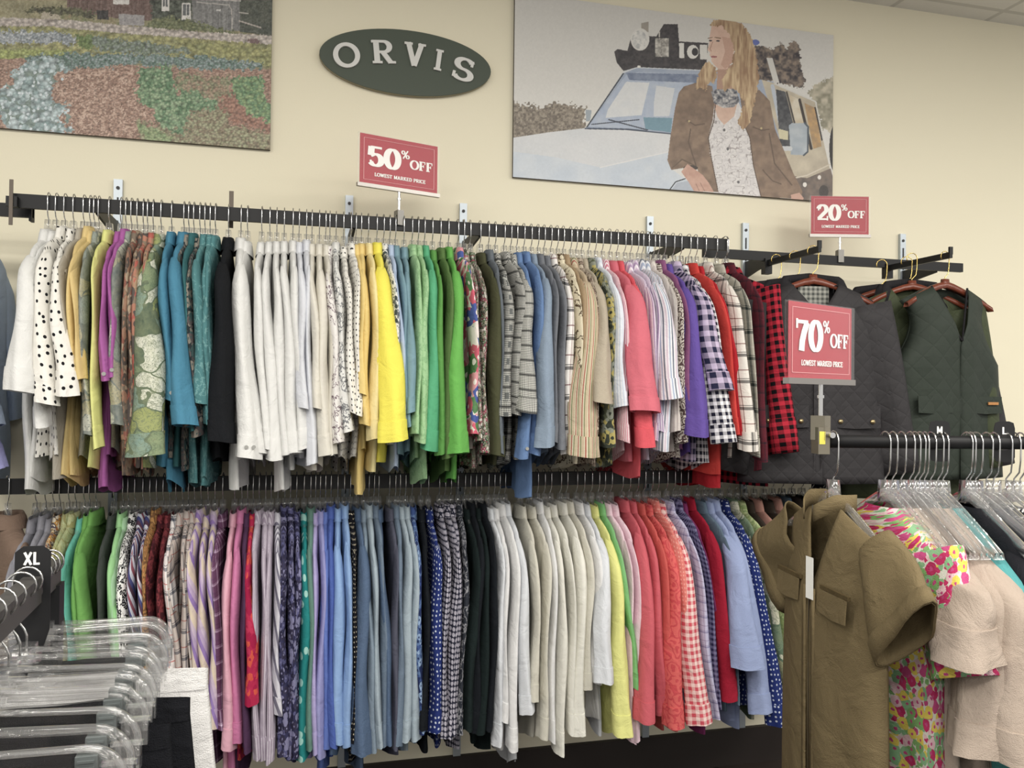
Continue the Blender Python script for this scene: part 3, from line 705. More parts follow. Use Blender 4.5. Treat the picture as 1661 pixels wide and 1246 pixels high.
for k, (px, ex, ey, w, fk, d) in enumerate([(-22, -4, 690, 34, 'skyl', 'pale blue shirt on the side rail at the left edge'), (-40, -2, 760, 40, 'lav', 'violet blue shirt on the side rail at the left edge')]):
    top = atY(px, 380, 2.84); top[2] = zl-.128; q = atY(ex, ey, 2.84-.26)
    garment('hanging_shirt', d, 'shirt', 'shirts on the side rail', top, 0, fabric(fk), .74, .014, (q[0]-top[0], q[2]-top[2], .03, .05, .088), 500+k*5)
    place_hanger(top[0], 2.84, zl, 0, 'clear hanger of the '+d, 'clear hangers on the side rail')
top = atY(12, 830, YR); top[2] = ZL-.125
garment('hanging_sweater', 'brown knitted sweater on the lower rail at the left edge', 'sweater', None, top, .5, fabric('brown'), .68, .04, (.02, -.55, .03, .05, .06), 520, hs=.95)
place_hanger(top[0], YR, ZL, .5, 'clear hanger of the brown knitted sweater', 'clear hangers on the lower rail')
# ------------------------------------------------------------------ slab lettering
def arc(cx, cy, rx, ry, a0, a1, n=18):
    return [(cx+rx*math.cos(math.radians(a0+(a1-a0)*i/n)), cy+ry*math.sin(math.radians(a0+(a1-a0)*i/n))) for i in range(n+1)]
def sf(x0, x1, y): return ('s', [(x0, y), (x1, y)])
GL = {
 'O': (.86, [('c', arc(.43, .5, .36, .46, 0, 360, 36))], []),
 '0': (.70, [('c', arc(.35, .5, .25, .45, 0, 360, 36))], []),
 'C': (.78, [('p', arc(.42, .5, .34, .46, 45, 315, 26))], [('v', .68, .68, .95), ('v', .68, .08, .3)]),
 'D': (.82, [('p', [(.2, 0), (.2, 1)]), ('p', [(.1, .96)]+arc(.38, .5, .36, .46, 90, -90, 20)+[(.1, .04)])], []),
 'R': (.86, [('p', [(.2, 0), (.2, 1)]), ('p', [(.05, .96), (.42, .96)]+arc(.45, .73, .22, .23, 80, -80, 12)+[(.42, .5), (.2, .5)]), ('p', [(.42, .5), (.68, .03)])], [(.03, .38, 0), (.58, .86, 0), (.03, .3, 1)]),
 'P': (.76, [('p', [(.2, 0), (.2, 1)]), ('p', [(.05, .96), (.42, .96)]+arc(.45, .72, .22, .24, 80, -80, 12)+[(.42, .48), (.2, .48)])], [(.03, .4, 0), (.03, .3, 1)]),
 'V': (.86, [('p', [(.17, 1), (.43, 0)]), ('p', [(.70, 1), (.43, 0)])], [(.02, .34, 1), (.56, .86, 1)]),
 'W': (1.15, [('p', [(.15, 1), (.35, 0)]), ('p', [(.57, .9), (.35, 0)]), ('p', [(.57, .9), (.80, 0)]), ('p', [(1.0, 1), (.80, 0)])], [(.02, .32, 1), (.86, 1.15, 1)]),
 'A': (.88, [('p', [(.15, 0), (.43, 1)]), ('p', [(.71, 0), (.43, 1)]), ('p', [(.25, .32), (.61, .32)])], [(.0, .32, 0), (.55, .88, 0)]),
 'M': (1.0, [('p', [(.18, 0), (.18, 1)]), ('p', [(.18, 1), (.5, .1)]), ('p', [(.82, 1), (.5, .1)]), ('p', [(.82, 0), (.82, 1)])], [(.03, .33, 0), (.66, .98, 0), (.03, .22, 1), (.78, .98, 1)]),
 'I': (.40, [('p', [(.2, 0), (.2, 1)])], [(.03, .37, 0), (.03, .37, 1)]),
 'T': (.78, [('p', [(.39, 0), (.39, 1)]), ('p', [(.04, .96), (.74, .96)])], [(.22, .56, 0), ('v', .06, .72, 1), ('v', .72, .72, 1)]),
 'L': (.70, [('p', [(.2, 0), (.2, 1)]), ('p', [(.05, .04), (.64, .04)])], [(.03, .38, 1), ('v', .62, 0, .3)]),
 'E': (.74, [('p', [(.2, 0), (.2, 1)]), ('p', [(.05, .04), (.66, .04)]), ('p', [(.05, .96), (.64, .96)]), ('p', [(.2, .5), (.48, .5)])], [('v', .64, 0, .28), ('v', .62, .72, 1), ('v', .48, .38, .62)]),
 'F': (.72, [('p', [(.2, 0), (.2, 1)]), ('p', [(.05, .96), (.64, .96)]), ('p', [(.2, .5), (.48, .5)])], [(.03, .40, 0), ('v', .62, .70, 1), ('v', .48, .36, .64)]),
 'K': (.86, [('p', [(.2, 0), (.2, 1)]), ('p', [(.66, 1), (.22, .42)]), ('p', [(.36, .6), (.70, .02)])], [(.03, .38, 0), (.56, .86, 0), (.03, .38, 1), (.52, .82, 1)]),
 'S': (.70, [('p', arc(.36, .73, .24, .23, 25, 265, 18)+arc(.35, .27, .26, .23, 85, -155, 18))], [('v', .58, .70, .96), ('v', .09, .06, .32)]),
 '5': (.70, [('p', [(.14, .93), (.60, .93)]), ('p', [(.17, .95), (.14, .52)]), ('p', [(.14, .52)]+arc(.34, .33, .24, .27, 125, -150, 22))], [('v', .14, .16, .30)]),
 '2': (.72, [('p', arc(.35, .70, .23, .25, 175, -35, 18)+[(.12, .10)]), ('p', [(.06, .08), (.66, .08)])], [('v', .64, .0, .28), ('v', .12, .62, .78)]),
 '7': (.66, [('p', [(.05, .91), (.62, .91)]), ('p', [(.58, .91), (.42, .58), (.33, .30), (.30, .0)])], [('v', .07, .70, 1)]),
 '%': (.95, [('c', arc(.24, .74, .15, .2, 0, 360, 20)), ('c', arc(.70, .26, .15, .2, 0, 360, 20)), ('p', [(.72, 1), (.22, 0)])], []),
 'X': (.70, [('p', [(.12, 1), (.58, 0)]), ('p', [(.58, 1), (.12, 0)])], []),
 'l': (.50, [('p', [(.12, 0), (.12, 1)]), ('p', [(.05, .07), (.48, .07)])], []),
 'm': (.80, [('p', [(.12, 0), (.12, 1)]), ('p', [(.12, 1), (.38, .2)]), ('p', [(.64, 1), (.38, .2)]), ('p', [(.64, 0), (.64, 1)])], []),
}
def glyph(mb, ch, fn, thick, thin, serif=True):
    w, strokes, ser = GL[ch]; cnt = [0]; fn0 = fn
    def fn(u, v): q = fn0(u, v); return (q[0], q[1]-cnt[0]*.00012, q[2])
    def ribbon(pts, closed, th=None):
        cnt[0] += 1
        n = len(pts); vs = []
        if closed: pts = pts[:-1]; n -= 1
        for i in range(n):
            a = pts[i-1] if (i or closed) else pts[i]; b = pts[(i+1) % n] if (i < n-1 or closed) else pts[i]
            dx, dy = b[0]-a[0], b[1]-a[1]; l = math.hypot(dx, dy)+1e-9; dx /= l; dy /= l
            h = (th or (thin+(thick-thin)*abs(dy)**1.2))/2
            p = pts[i]
            vs += [fn(p[0]-dy*h, p[1]+dx*h), fn(p[0]+dy*h, p[1]-dx*h)]
        fs = [(2*i, 2*i+1, (2*i+3) % (2*n), (2*i+2) % (2*n)) for i in range(n if closed else n-1)]
        mb.add(vs, fs)
    for k, pts in strokes: ribbon(pts, k == 'c')
    if serif:
        st = max(.09, thin*.9)
        for s in ser:
            if s[0] == 'v': ribbon([(s[1], s[2]), (s[1], s[3])], False, st*.9)
            else: ribbon([(s[0], s[2]+(st/2 if s[2] == 0 else -st/2)), (s[1], s[2]+(st/2 if s[2] == 0 else -st/2))], False, st)
    return w
def text(mb, s, x0, x1, y0, h, place, thick=.2, thin=.09, serif=True):
    tot = sum(GL[c][0] if c != ' ' else .45 for c in s); k = (x1-x0)/tot; x = x0
    for c in s:
        if c == ' ': x += .45*k; continue
        X = x; glyph(mb, c, lambda u, v: place(X+u*k, y0+v*h), thick, thin, serif); x += GL[c][0]*k
def sign(name, label, digits, W, H, loc, rz, pole, clampmat, fat=True):
    r = thing(name, label, 'sign', loc, rz, 'red sale signs')     # origin = pole foot
    z0 = pole
    MB().box((0, 0, z0+H/2), (W, .0012, H)).build('card', RED, r)
    pl = lambda u, v: ((u-.5)*W, -.0022, z0+v*H)
    mb = MB(); a, b, c, d = .045, .955, .045*W/H, 1-.045*W/H; t = .006
    for (x0, x1, y0, y1) in ((a, b, c, c+t), (a, b, d-t, d), (a, a+t, c, d), (b-t, b, c, d)):
        mb.add([pl(x0, y0), pl(x1, y0), pl(x1, y1), pl(x0, y1)], [(0, 1, 2, 3)])
    mb.build('border_line', plain('pink_line', (232, 170, 172), .6), r)
    mb = MB()
    text(mb, digits, .09, .51, .36, .42, pl, .27, .11); text(mb, '%', .515, .63, .62, .17, pl, .16, .08, False)
    text(mb, 'OFF', .635, .935, .43, .19, pl, .24, .10); text(mb, 'LOWEST MARKED PRICE', .18, .84, .17, .07, pl, .24, .14)
    mb.build('lettering', WHITE, r)
    MB().box((.0, -.004, z0+H/2), (W*1.05, .0016, H*1.02)).box((.0, .004, z0+H/2), (W*1.05, .0016, H*1.02)).build('clear_sleeve', SLEEVE, r)
    MB().box((0, 0, z0-.006), (W*1.06, .014, .012)).build('base_channel', plain('grey_channel', (150, 146, 142), .3, .8), r)
    MB().cyl((0, 0, .0), (0, 0, z0-.01), .0045, 10).cyl((0, 0, z0*.55), (0, 0, z0*.62), .007, 10).build('pole', CHROME, r)
    MB().box((0, 0, -.012), (.022, .032, .05)).build('clamp', clampmat, r)
    return r
def face_to(p_left, p_right): return math.atan2(p_right[1]-p_left[1], p_right[0]-p_left[0])
cl = plain('grey_clamp', (118, 116, 112), .35, .8)
p = atY(647, 352, YR); d = (p-CP)@CW
sign('sale_sign', 'red 50 percent off sign standing on the upper rail below the oval sign', '50', 124/FPX*d*1.10, 79/FPX*d, (p[0], YR, ZT+.012), .30, (345-302)/FPX*d, cl)
p = atY(1362, 411, YR2); d = (p-CP)@CW
sign('sale_sign', 'red 20 percent off sign standing on the jacket rail below the vehicle poster', '20', 94/FPX*d, 62/FPX*d, (p[0], YR2, z2+.012), -.24, (411-380)/FPX*d, cl)
# ------------------------------------------------------------------ oval sign
c0 = atY(656, 105, YW); lx = atY(518, 91, YW); rx = atY(794, 119, YW)
A = (rx[0]-lx[0])/2; B = (atY(656, 52, YW)[2]-atY(656, 158, YW)[2])/2*.985; ox = (rx[0]+lx[0])/2; oz = (lx[2]+rx[2])/2
r = thing('oval_sign', 'dark green oval wall sign with raised pale serif letters', 'sign', (ox, YW-.001, oz))
mb = MB(); n = 72
e = [(A*math.cos(2*PI*i/n), B*math.sin(2*PI*i/n)) for i in range(n)]
mb.prism(e, 0, -.022); mb.build('board', plain('sign_green', (76, 84, 74), .6), r)
mb = MB(); mb.sheet([[(q[0]*1.002, y, q[1]*1.004) for q in e] for y in (-.001, -.020)], closed=True).build('edge_band', plain('sign_edge', (140, 134, 112), .5), r)
for ch, px, py, hh in (('O', 562, 91, 38), ('R', 621, 86, 37), ('V', 672, 90, 37), ('I', 711, 99, 34), ('S', 751, 114, 37)):
    q = atY(px, py, YW-.02); dd = (q-CP)@CW; H = hh/FPX*dd; cx, cz = q[0]-ox, q[2]-oz
    rot = -math.radians(13)*cx/(A*.66); k = H*{'O': 1.28, 'R': 1.22, 'V': 1.12, 'I': 1.05, 'S': 1.42}[ch]
    mb = MB(); w = GL[ch][0]
    def fn(u, v, dy=-.030): x = (u-w/2)*k; z = (v-.5)*H; return (cx+x*math.cos(rot)-z*math.sin(rot), dy, cz+x*math.sin(rot)+z*math.cos(rot))
    glyph(mb, ch, fn, .20 if ch != 'O' else .17, .11 if ch != 'O' else .15)
    base = len(mb.v); vs = [(v[0], -.0225, v[2]) for v in mb.v]
    mb.v += vs; mb.uv += mb.uv[:base]
    ed = {}
    for f in mb.f:
        for i in range(4): a, b = f[i], f[(i+1) % 4]; ed[(a, b)] = 1
    for (a, b) in ed:
        if (b, a) not in ed: mb.f.append((b, a, a+base, b+base))
    o = mb.build('letter', plain('letter_white', (214, 214, 210), .5), r)
# ------------------------------------------------------------------ printed wall panels (the printed picture as point colours)
rng = np.random.default_rng(4)
def vnoise(x, y, s, seed=0):
    x = x/s; y = y/s; xi = np.floor(x).astype(int); yi = np.floor(y).astype(int); fx = x-xi; fy = y-yi
    def h(a, b): v = np.sin(a*127.1+b*311.7+seed*74.7)*43758.5453; return v-np.floor(v)
    fx = fx*fx*(3-2*fx); fy = fy*fy*(3-2*fy)
    return (h(xi, yi)*(1-fx)+h(xi+1, yi)*fx)*(1-fy)+(h(xi, yi+1)*(1-fx)+h(xi+1, yi+1)*fx)*fy
def worley(x, y, s, seed=0):
    x = x/s; y = y/s; xi = np.floor(x); yi = np.floor(y); best = np.full(x.shape, 9.); rn = np.zeros(x.shape)
    def h(a, b, k): v = np.sin(a*127.1+b*311.7+seed*74.7+k*19.3)*43758.5453; return v-np.floor(v)
    for dx in (-1, 0, 1):
        for dy in (-1, 0, 1):
            a, b = xi+dx, yi+dy; d = (x-a-h(a, b, 0))**2+(y-b-h(a, b, 1))**2; m = d < best
            best = np.where(m, d, best); rn = np.where(m, h(a, b, 2), rn)
    return np.sqrt(best), rn
class Paint:
    leafy = False
    def __init__(s, X, Y): s.X, s.Y = X, Y; s.C = np.zeros(X.shape+(3,))
    def mask(s, poly):
        inside = np.zeros(s.X.shape, bool); n = len(poly)
        for i in range(n):
            x1, y1 = poly[i]; x2, y2 = poly[(i+1) % n]
            if y1 == y2: continue
            c = ((y1 > s.Y) != (y2 > s.Y)) & (s.X < (x2-x1)*(s.Y-y1)/(y2-y1)+x1); inside ^= c
        return inside
    def fill(s, m, c1, c2=None, ns=6, seed=0, sx=1, sy=1, wob=0):
        if isinstance(m, list):
            if wob:
                ox, oy = s.X, s.Y
                k1 = wob*2; k2 = max(5, wob*.55); s.X = ox+(vnoise(ox, oy, k1, 3)-.5)*wob*2+(vnoise(ox, oy, k2, 13)-.5)*wob*2.2; s.Y = oy+(vnoise(ox, oy, k1, 8)-.5)*wob*2+(vnoise(ox, oy, k2, 18)-.5)*wob*2.2
                m = s.mask(m); s.X, s.Y = ox, oy
            else: m = s.mask(m)
        c = np.array(c1, float)*np.ones(s.C.shape)
        if c2 is not None:
            t = .6*vnoise(s.X*sx, s.Y*sy, ns, seed)+.4*vnoise(s.X*sx, s.Y*sy, ns/2.3, seed+5)
            if s.leafy and wob:
                d, rn = worley(s.X*sx+6*vnoise(s.X, s.Y, 9, 40), s.Y*sy*1.25+6*vnoise(s.X, s.Y, 9, 41), ns*1.3, seed); t = .35*t+.65*rn; sh = (np.clip(1.15-d*.55, .6, 1.12))[..., None]
            else: sh = 1
            t = np.clip((t-.5)*1.8+.5, 0, 1)[..., None]
            c = (c*(1-t)+np.array(c2, float)*t)*sh
        s.C[m] = c[m]
    def ell(s, cx, cy, rx, ry, c, c2=None, **k): s.fill(((s.X-cx)/rx)**2+((s.Y-cy)/ry)**2 < 1, c, c2, **k)
    def line(s, pts, w, c):
        for (x1, y1), (x2, y2) in zip(pts[:-1], pts[1:]):
            dx, dy = x2-x1, y2-y1; t = np.clip(((s.X-x1)*dx+(s.Y-y1)*dy)/(dx*dx+dy*dy), 0, 1)
            s.fill((s.X-x1-t*dx)**2+(s.Y-y1-t*dy)**2 < (w/2)**2, c)
def panel(name, label, x0, x1, z0, z1, nx, nz, scale, offx, draw, fine=4, desat=.15):
    xs = np.linspace(x0, x1, nx); zs = np.linspace(z0, z1, nz); gx, gz = np.meshgrid(xs, zs); yf = YW-.016
    P = np.stack([gx, np.full_like(gx, yf), gz], -1); q = P-CP; dd = q@CW
    X = (830.5+FPX*(q@CR)/dd-offx)*scale; Y = (623-FPX*(q@CU)/dd)*scale
    pt = Paint(X, Y); draw(pt); C0 = pt.C; gray = C0.mean(-1, keepdims=True); C0 = (C0*(1-desat)+gray*desat)*.86+34; C0 = C0+((vnoise(X, Y, 5, 31)+vnoise(X, Y, 9, 32)-1)*fine)[..., None]; C = np.clip(C0, 0, 255)/255
    L = np.where(C <= .04045, C/12.92, ((C+.055)/1.055)**2.4)
    r = thing(name, label, 'poster', ((x0+x1)/2, YW-.001, z0), group='photo panels on the wall')
    me = bpy.data.meshes.new('print'); idx = np.arange(nx*nz).reshape(nz, nx)
    F4 = np.stack([idx[:-1, :-1], idx[:-1, 1:], idx[1:, 1:], idx[1:, :-1]], -1).reshape(-1, 4)
    V = P.reshape(-1, 3)-np.array([(x0+x1)/2, YW-.001, z0])
    me.vertices.add(len(V)); me.vertices.foreach_set('co', V.ravel()); me.loops.add(F4.size); me.loops.foreach_set('vertex_index', F4.ravel().astype(np.int32))
    me.polygons.add(len(F4)); me.polygons.foreach_set('loop_start', np.arange(0, F4.size, 4, dtype=np.int32)); me.update(calc_edges=True)
    ca = me.color_attributes.new('ink', 'FLOAT_COLOR', 'POINT'); ca.data.foreach_set('color', np.concatenate([L.reshape(-1, 3), np.ones((len(V), 1))], 1).astype(np.float32).ravel())
    t = NT('printed_picture', .55, 0, .3); me.materials.append(t.done(t.n('ShaderNodeVertexColor', layer_name='ink').outputs[0]))
    o = bpy.data.objects.new('print', me); COL.objects.link(o); o.parent = r
    MB().box((0, -.0072, (z1-z0)/2), ((x1-x0), .014, (z1-z0))).build('backing_board', plain('board_edge', (70, 64, 56), .6), r)
    return r
def draw_suv(p):
    g = lambda *a: list(a)
    X, Y = p.X, p.Y
    base = 204+10*np.clip(Y/600, 0, 1)
    p.C[...] = np.stack([base+2, base, base-6], -1)
    p.fill(g((0, 470), (100, 490), (180, 500), (260, 478), (370, 510), (372, 610), (0, 660)), (96, 86, 76), (160, 148, 130), 9, wob=14)
    p.fill(g((0, 650), (35, 640), (200, 615), (370, 595), (560, 600), (775, 625), (780, 790), (835, 830), (900, 900), (0, 900)), (212, 214, 216), (204, 208, 212), 120)
    p.fill(g((0, 700), (230, 730), (440, 778), (760, 705), (775, 790), (835, 830), (900, 900), (0, 900)), (188, 200, 214), (204, 212, 220), 90)
    p.line([(440, 778), (760, 705)], 5, (222, 222, 222)); p.line([(765, 878), (790, 845), (835, 830)], 5, (40, 42, 48))
    p.fill(g((775, 878), (795, 850), (850, 840), (900, 900), (775, 900)), (168, 178, 192))
    p.fill(g((370, 597), (550, 330), (620, 308), (920, 322), (1250, 380), (1290, 690), (900, 700), (770, 625), (560, 600)), (140, 156, 182), (158, 170, 190), 60)
    p.fill(g((385, 588), (560, 348), (610, 335), (900, 345), (900, 620), (640, 600)), (158, 174, 200), (176, 188, 206), 40)
    p.fill(g((465, 548), (475, 510), (560, 380), (668, 384), (632, 535)), (208, 212, 216), (216, 218, 218), 40)
    p.fill(g((688, 540), (690, 470), (700, 398), (786, 410), (760, 540)), (206, 210, 214))
    p.fill(g((560, 338), (900, 345), (890, 385), (575, 372)), (96, 110, 140), (124, 138, 164), 20)
    p.fill(g((640, 545), (775, 548), (768, 615), (650, 600)), (104, 144, 164)); p.line([(400, 578), (620, 556)], 5, (60, 66, 80)); p.line([(480, 556), (660, 604)], 6, (60, 66, 80))
    p.line([(370, 597), (560, 601), (770, 622)], 7, (60, 70, 88)); p.line([(378, 590), (550, 338)], 6, (54, 58, 66)); p.line([(548, 336), (610, 312), (920, 325)], 8, (200, 206, 212))
    p.fill(g((372, 510), (400, 512), (394, 560), (374, 565)), (150, 162, 172))
    p.fill(g((505, 240), (520, 228), (566, 236), (580, 185), (640, 165), (700, 170), (735, 112), (800, 112), (806, 192), (942, 200), (930, 325), (610, 312), (548, 330), (516, 290)), (44, 42, 46), (66, 62, 64), 12)
    p.fill(g((630, 108), (665, 100), (665, 150), (630, 140)), (150, 142, 132)); p.ell(625, 183, 43, 52, (216, 214, 208)); p.ell(622, 185, 34, 43, (170, 172, 172), (224, 222, 216), ns=14)
    p.fill(g((694, 176), (760, 176), (760, 266), (694, 266)), (120, 116, 110), (204, 200, 190), 14); p.line([(715, 150), (715, 180)], 5, (190, 186, 178)); p.line([(694, 176), (760, 176), (760, 266), (694, 266), (694, 176)], 4, (60, 60, 60))
    p.fill(g((806, 200), (828, 200), (830, 270), (808, 270)), (222, 220, 214)); p.ell(870, 241, 27, 32, (222, 220, 214)); p.ell(880, 241, 15, 18, (48, 46, 50)); p.fill(g((903, 208), (936, 208), (936, 276), (903, 276)), (214, 212, 206))
    p.ell(620, 310, 8, 6, (230, 228, 220))
    p.fill(g((1400, 430), (1460, 380), (1535, 350), (1535, 620), (1470, 600), (1440, 480)), (196, 186, 162), (130, 126, 104), 26, wob=8)
    p.fill(g((1160, 205), (1245, 228), (1280, 196), (1305, 232), (1330, 190), (1366, 200), (1372, 330), (1392, 370), (1380, 412), (1250, 382), (1160, 370)), (44, 40, 46), (136, 118, 102), 18, wob=5)
    p.ell(1160, 197, 20, 13, (84, 100, 180)); p.fill(g((1212, 268), (1240, 270), (1272, 384), (1246, 386)), (206, 204, 198))
    p.fill(g((1190, 370), (1254, 388), (1440, 472), (1475, 650), (1505, 780), (1535, 880), (1535, 940), (1370, 940), (1320, 800), (1290, 700)), (176, 164, 142), (200, 188, 162), 60)
    p.line([(1250, 390), (1440, 472), (1475, 650)], 6, (206, 204, 198)); p.line([(1240, 400), (1290, 640)], 18, (180, 190, 204))
    p.fill(g((1256, 415), (1300, 426), (1338, 580), (1320, 690), (1275, 680)), (52, 54, 60), (84, 86, 90), 20); p.fill(g((1268, 598), (1312, 610), (1312, 650), (1272, 645)), (208, 200, 160))
    p.fill(g((1318, 440), (1372, 466), (1424, 680), (1350, 600)), (196, 178, 146), (214, 204, 182), 30); p.fill(g((1388, 478), (1440, 502), (1468, 680), (1430, 692)), (196, 150, 92), (158, 128, 92), 24)
    p.line([(1366, 464), (1420, 690)], 13, (52, 46, 44)); p.line([(1438, 500), (1470, 650)], 7, (52, 46, 44)); p.line([(1306, 428), (1350, 600)], 8, (60, 56, 54))
    p.fill(g((1320, 815), (1400, 828), (1510, 782), (1535, 880), (1535, 940), (1370, 940)), (86, 78, 74), (120, 104, 92), 30); p.line([(1330, 830), (1400, 815), (1505, 765)], 6, (206, 196, 176))
    for a in ((1390, 858, 9), (1458, 824, 8)): p.ell(a[0], a[1], a[2], a[2]+2, (226, 222, 214))
    p.ell(1478, 890, 22, 30, (60, 56, 54)); p.ell(1530, 690, 26, 110, (44, 42, 42))
    p.fill(g((1316, 582), (1330, 572), (1390, 572), (1406, 590), (1404, 705), (1385, 722), (1325, 718)), (148, 162, 176), (176, 186, 194), 50); p.line([(1390, 572), (1406, 590), (1404, 705), (1385, 722)], 8, (70, 80, 92)); p.line([(1290, 690), (1322, 690)], 22, (196, 200, 204))
    # woman
    jk, jk2 = (140, 114, 92), (112, 90, 74)
    p.fill(g((965, 470), (1080, 470), (1120, 560), (1145, 700), (1185, 915), (965, 900), (925, 690), (940, 600)), (224, 220, 218), (206, 202, 202), 12)
    m = p.mask(g((965, 560), (1110, 560), (1145, 700), (1185, 915), (965, 900), (925, 690))); p.fill(m & (np.abs(vnoise(X, Y, 13, 2)-.5) < .035), (158, 150, 150))
    p.fill(g((965, 478), (1075, 485), (1062, 540), (1015, 580), (985, 545)), (202, 160, 138), (214, 176, 154), 30)
    p.fill(g((985, 320), (1055, 300), (1065, 425), (980, 425)), (176, 134, 112))
    p.fill(g((828, 402), (885, 384), (960, 400), (972, 470), (962, 560), (940, 640), (950, 720), (990, 892), (930, 890), (885, 770), (770, 790), (752, 745), (765, 640), (788, 500), (805, 430)), jk, jk2, 34)
    p.fill(g((1085, 420), (1180, 418), (1228, 470), (1252, 600), (1290, 690), (1335, 800), (1380, 890), (1370, 925), (1185, 915), (1150, 770), (1135, 640), (1105, 560)), jk, jk2, 34)
    p.line([(975, 480), (968, 560), (942, 640), (955, 730), (985, 880)], 5, (88, 70, 58)); p.line([(1100, 560), (1135, 640), (1152, 770), (1186, 910)], 5, (88, 70, 58))
    p.line([(845, 560), (880, 582), (925, 575)], 5, (90, 72, 60)); p.line([(1150, 590), (1190, 606), (1225, 600)], 5, (90, 72, 60)); p.line([(860, 600), (850, 660), (885, 770)], 6, (92, 74, 62)); p.line([(1225, 620), (1250, 760), (1330, 860)], 6, (92, 74, 62))
    p.line([(1195, 790), (1240, 840), (1280, 855)], 5, (90, 72, 60)); p.ell(853, 563, 5, 5, (190, 170, 120)); p.ell(1188, 596, 5, 5, (190, 170, 120))
    p.line([(775, 780), (820, 740), (880, 770)], 6, (96, 78, 64)); p.ell(860, 780, 34, 12, (60, 52, 48))
    for b in ((1016, 604), (1032, 692), (1082, 846)): p.ell(b[0], b[1], 6, 7, (90, 88, 90))
    p.fill(g((816, 798), (845, 762), (885, 790), (915, 812), (945, 850), (968, 892), (875, 888), (850, 845)), (206, 160, 140), (190, 142, 122), 30)
    p.line([(905, 850), (925, 888)], 3, (150, 108, 92)); p.line([(885, 855), (900, 888)], 3, (150, 108, 92)); p.fill(g((1325, 905), (1365, 895), (1385, 920), (1380, 935), (1328, 925)), (200, 154, 134))
    p.fill(g((955, 425), (975, 415), (1070, 412), (1088, 470), (1060, 498), (1010, 502), (968, 480)), (58, 62, 74), (196, 192, 188), 13)
    p.fill(g((958, 118), (1010, 105), (1055, 150), (1062, 240), (1030, 322), (990, 322), (968, 300), (955, 282), (958, 268), (948, 258), (950, 245), (938, 232), (946, 205), (948, 170)), (222, 184, 162), (210, 168, 146), 50)
    p.fill(g((1005, 170), (1060, 180), (1055, 290), (1020, 322), (1000, 300), (1020, 240)), (196, 150, 128)); p.line([(940, 178), (960, 174)], 4, (130, 100, 76)); p.line([(972, 174), (1000, 178)], 4, (130, 100, 76)); p.ell(952, 189, 8, 4, (62, 56, 60)); p.ell(987, 190, 9, 4, (62, 56, 60))
    p.line([(962, 195), (950, 228), (956, 238)], 4, (178, 130, 108)); p.ell(968, 264, 15, 5, (176, 100, 98)); p.line([(955, 264), (982, 263)], 2, (120, 64, 64))
    h1, h2 = (212, 182, 136), (146, 108, 76)
    p.fill(g((948, 120), (968, 92), (1030, 88), (1100, 110), (1142, 170), (1166, 260), (1178, 350), (1165, 440), (1150, 500), (1135, 570), (1108, 605), (1075, 570), (1112, 480), (1085, 430), (1050, 400), (1015, 425), (1005, 370), (1050, 300), (1062, 220), (1040, 160), (1005, 120)), h1, h2, 24, 2, 2.2, .35, 4)
    p.fill(g((940, 285), (968, 310), (985, 330), (972, 390), (950, 380), (930, 420), (905, 405), (884, 415), (890, 360), (915, 310)), h1, h2, 20, 4, 2.2, .4, 4)
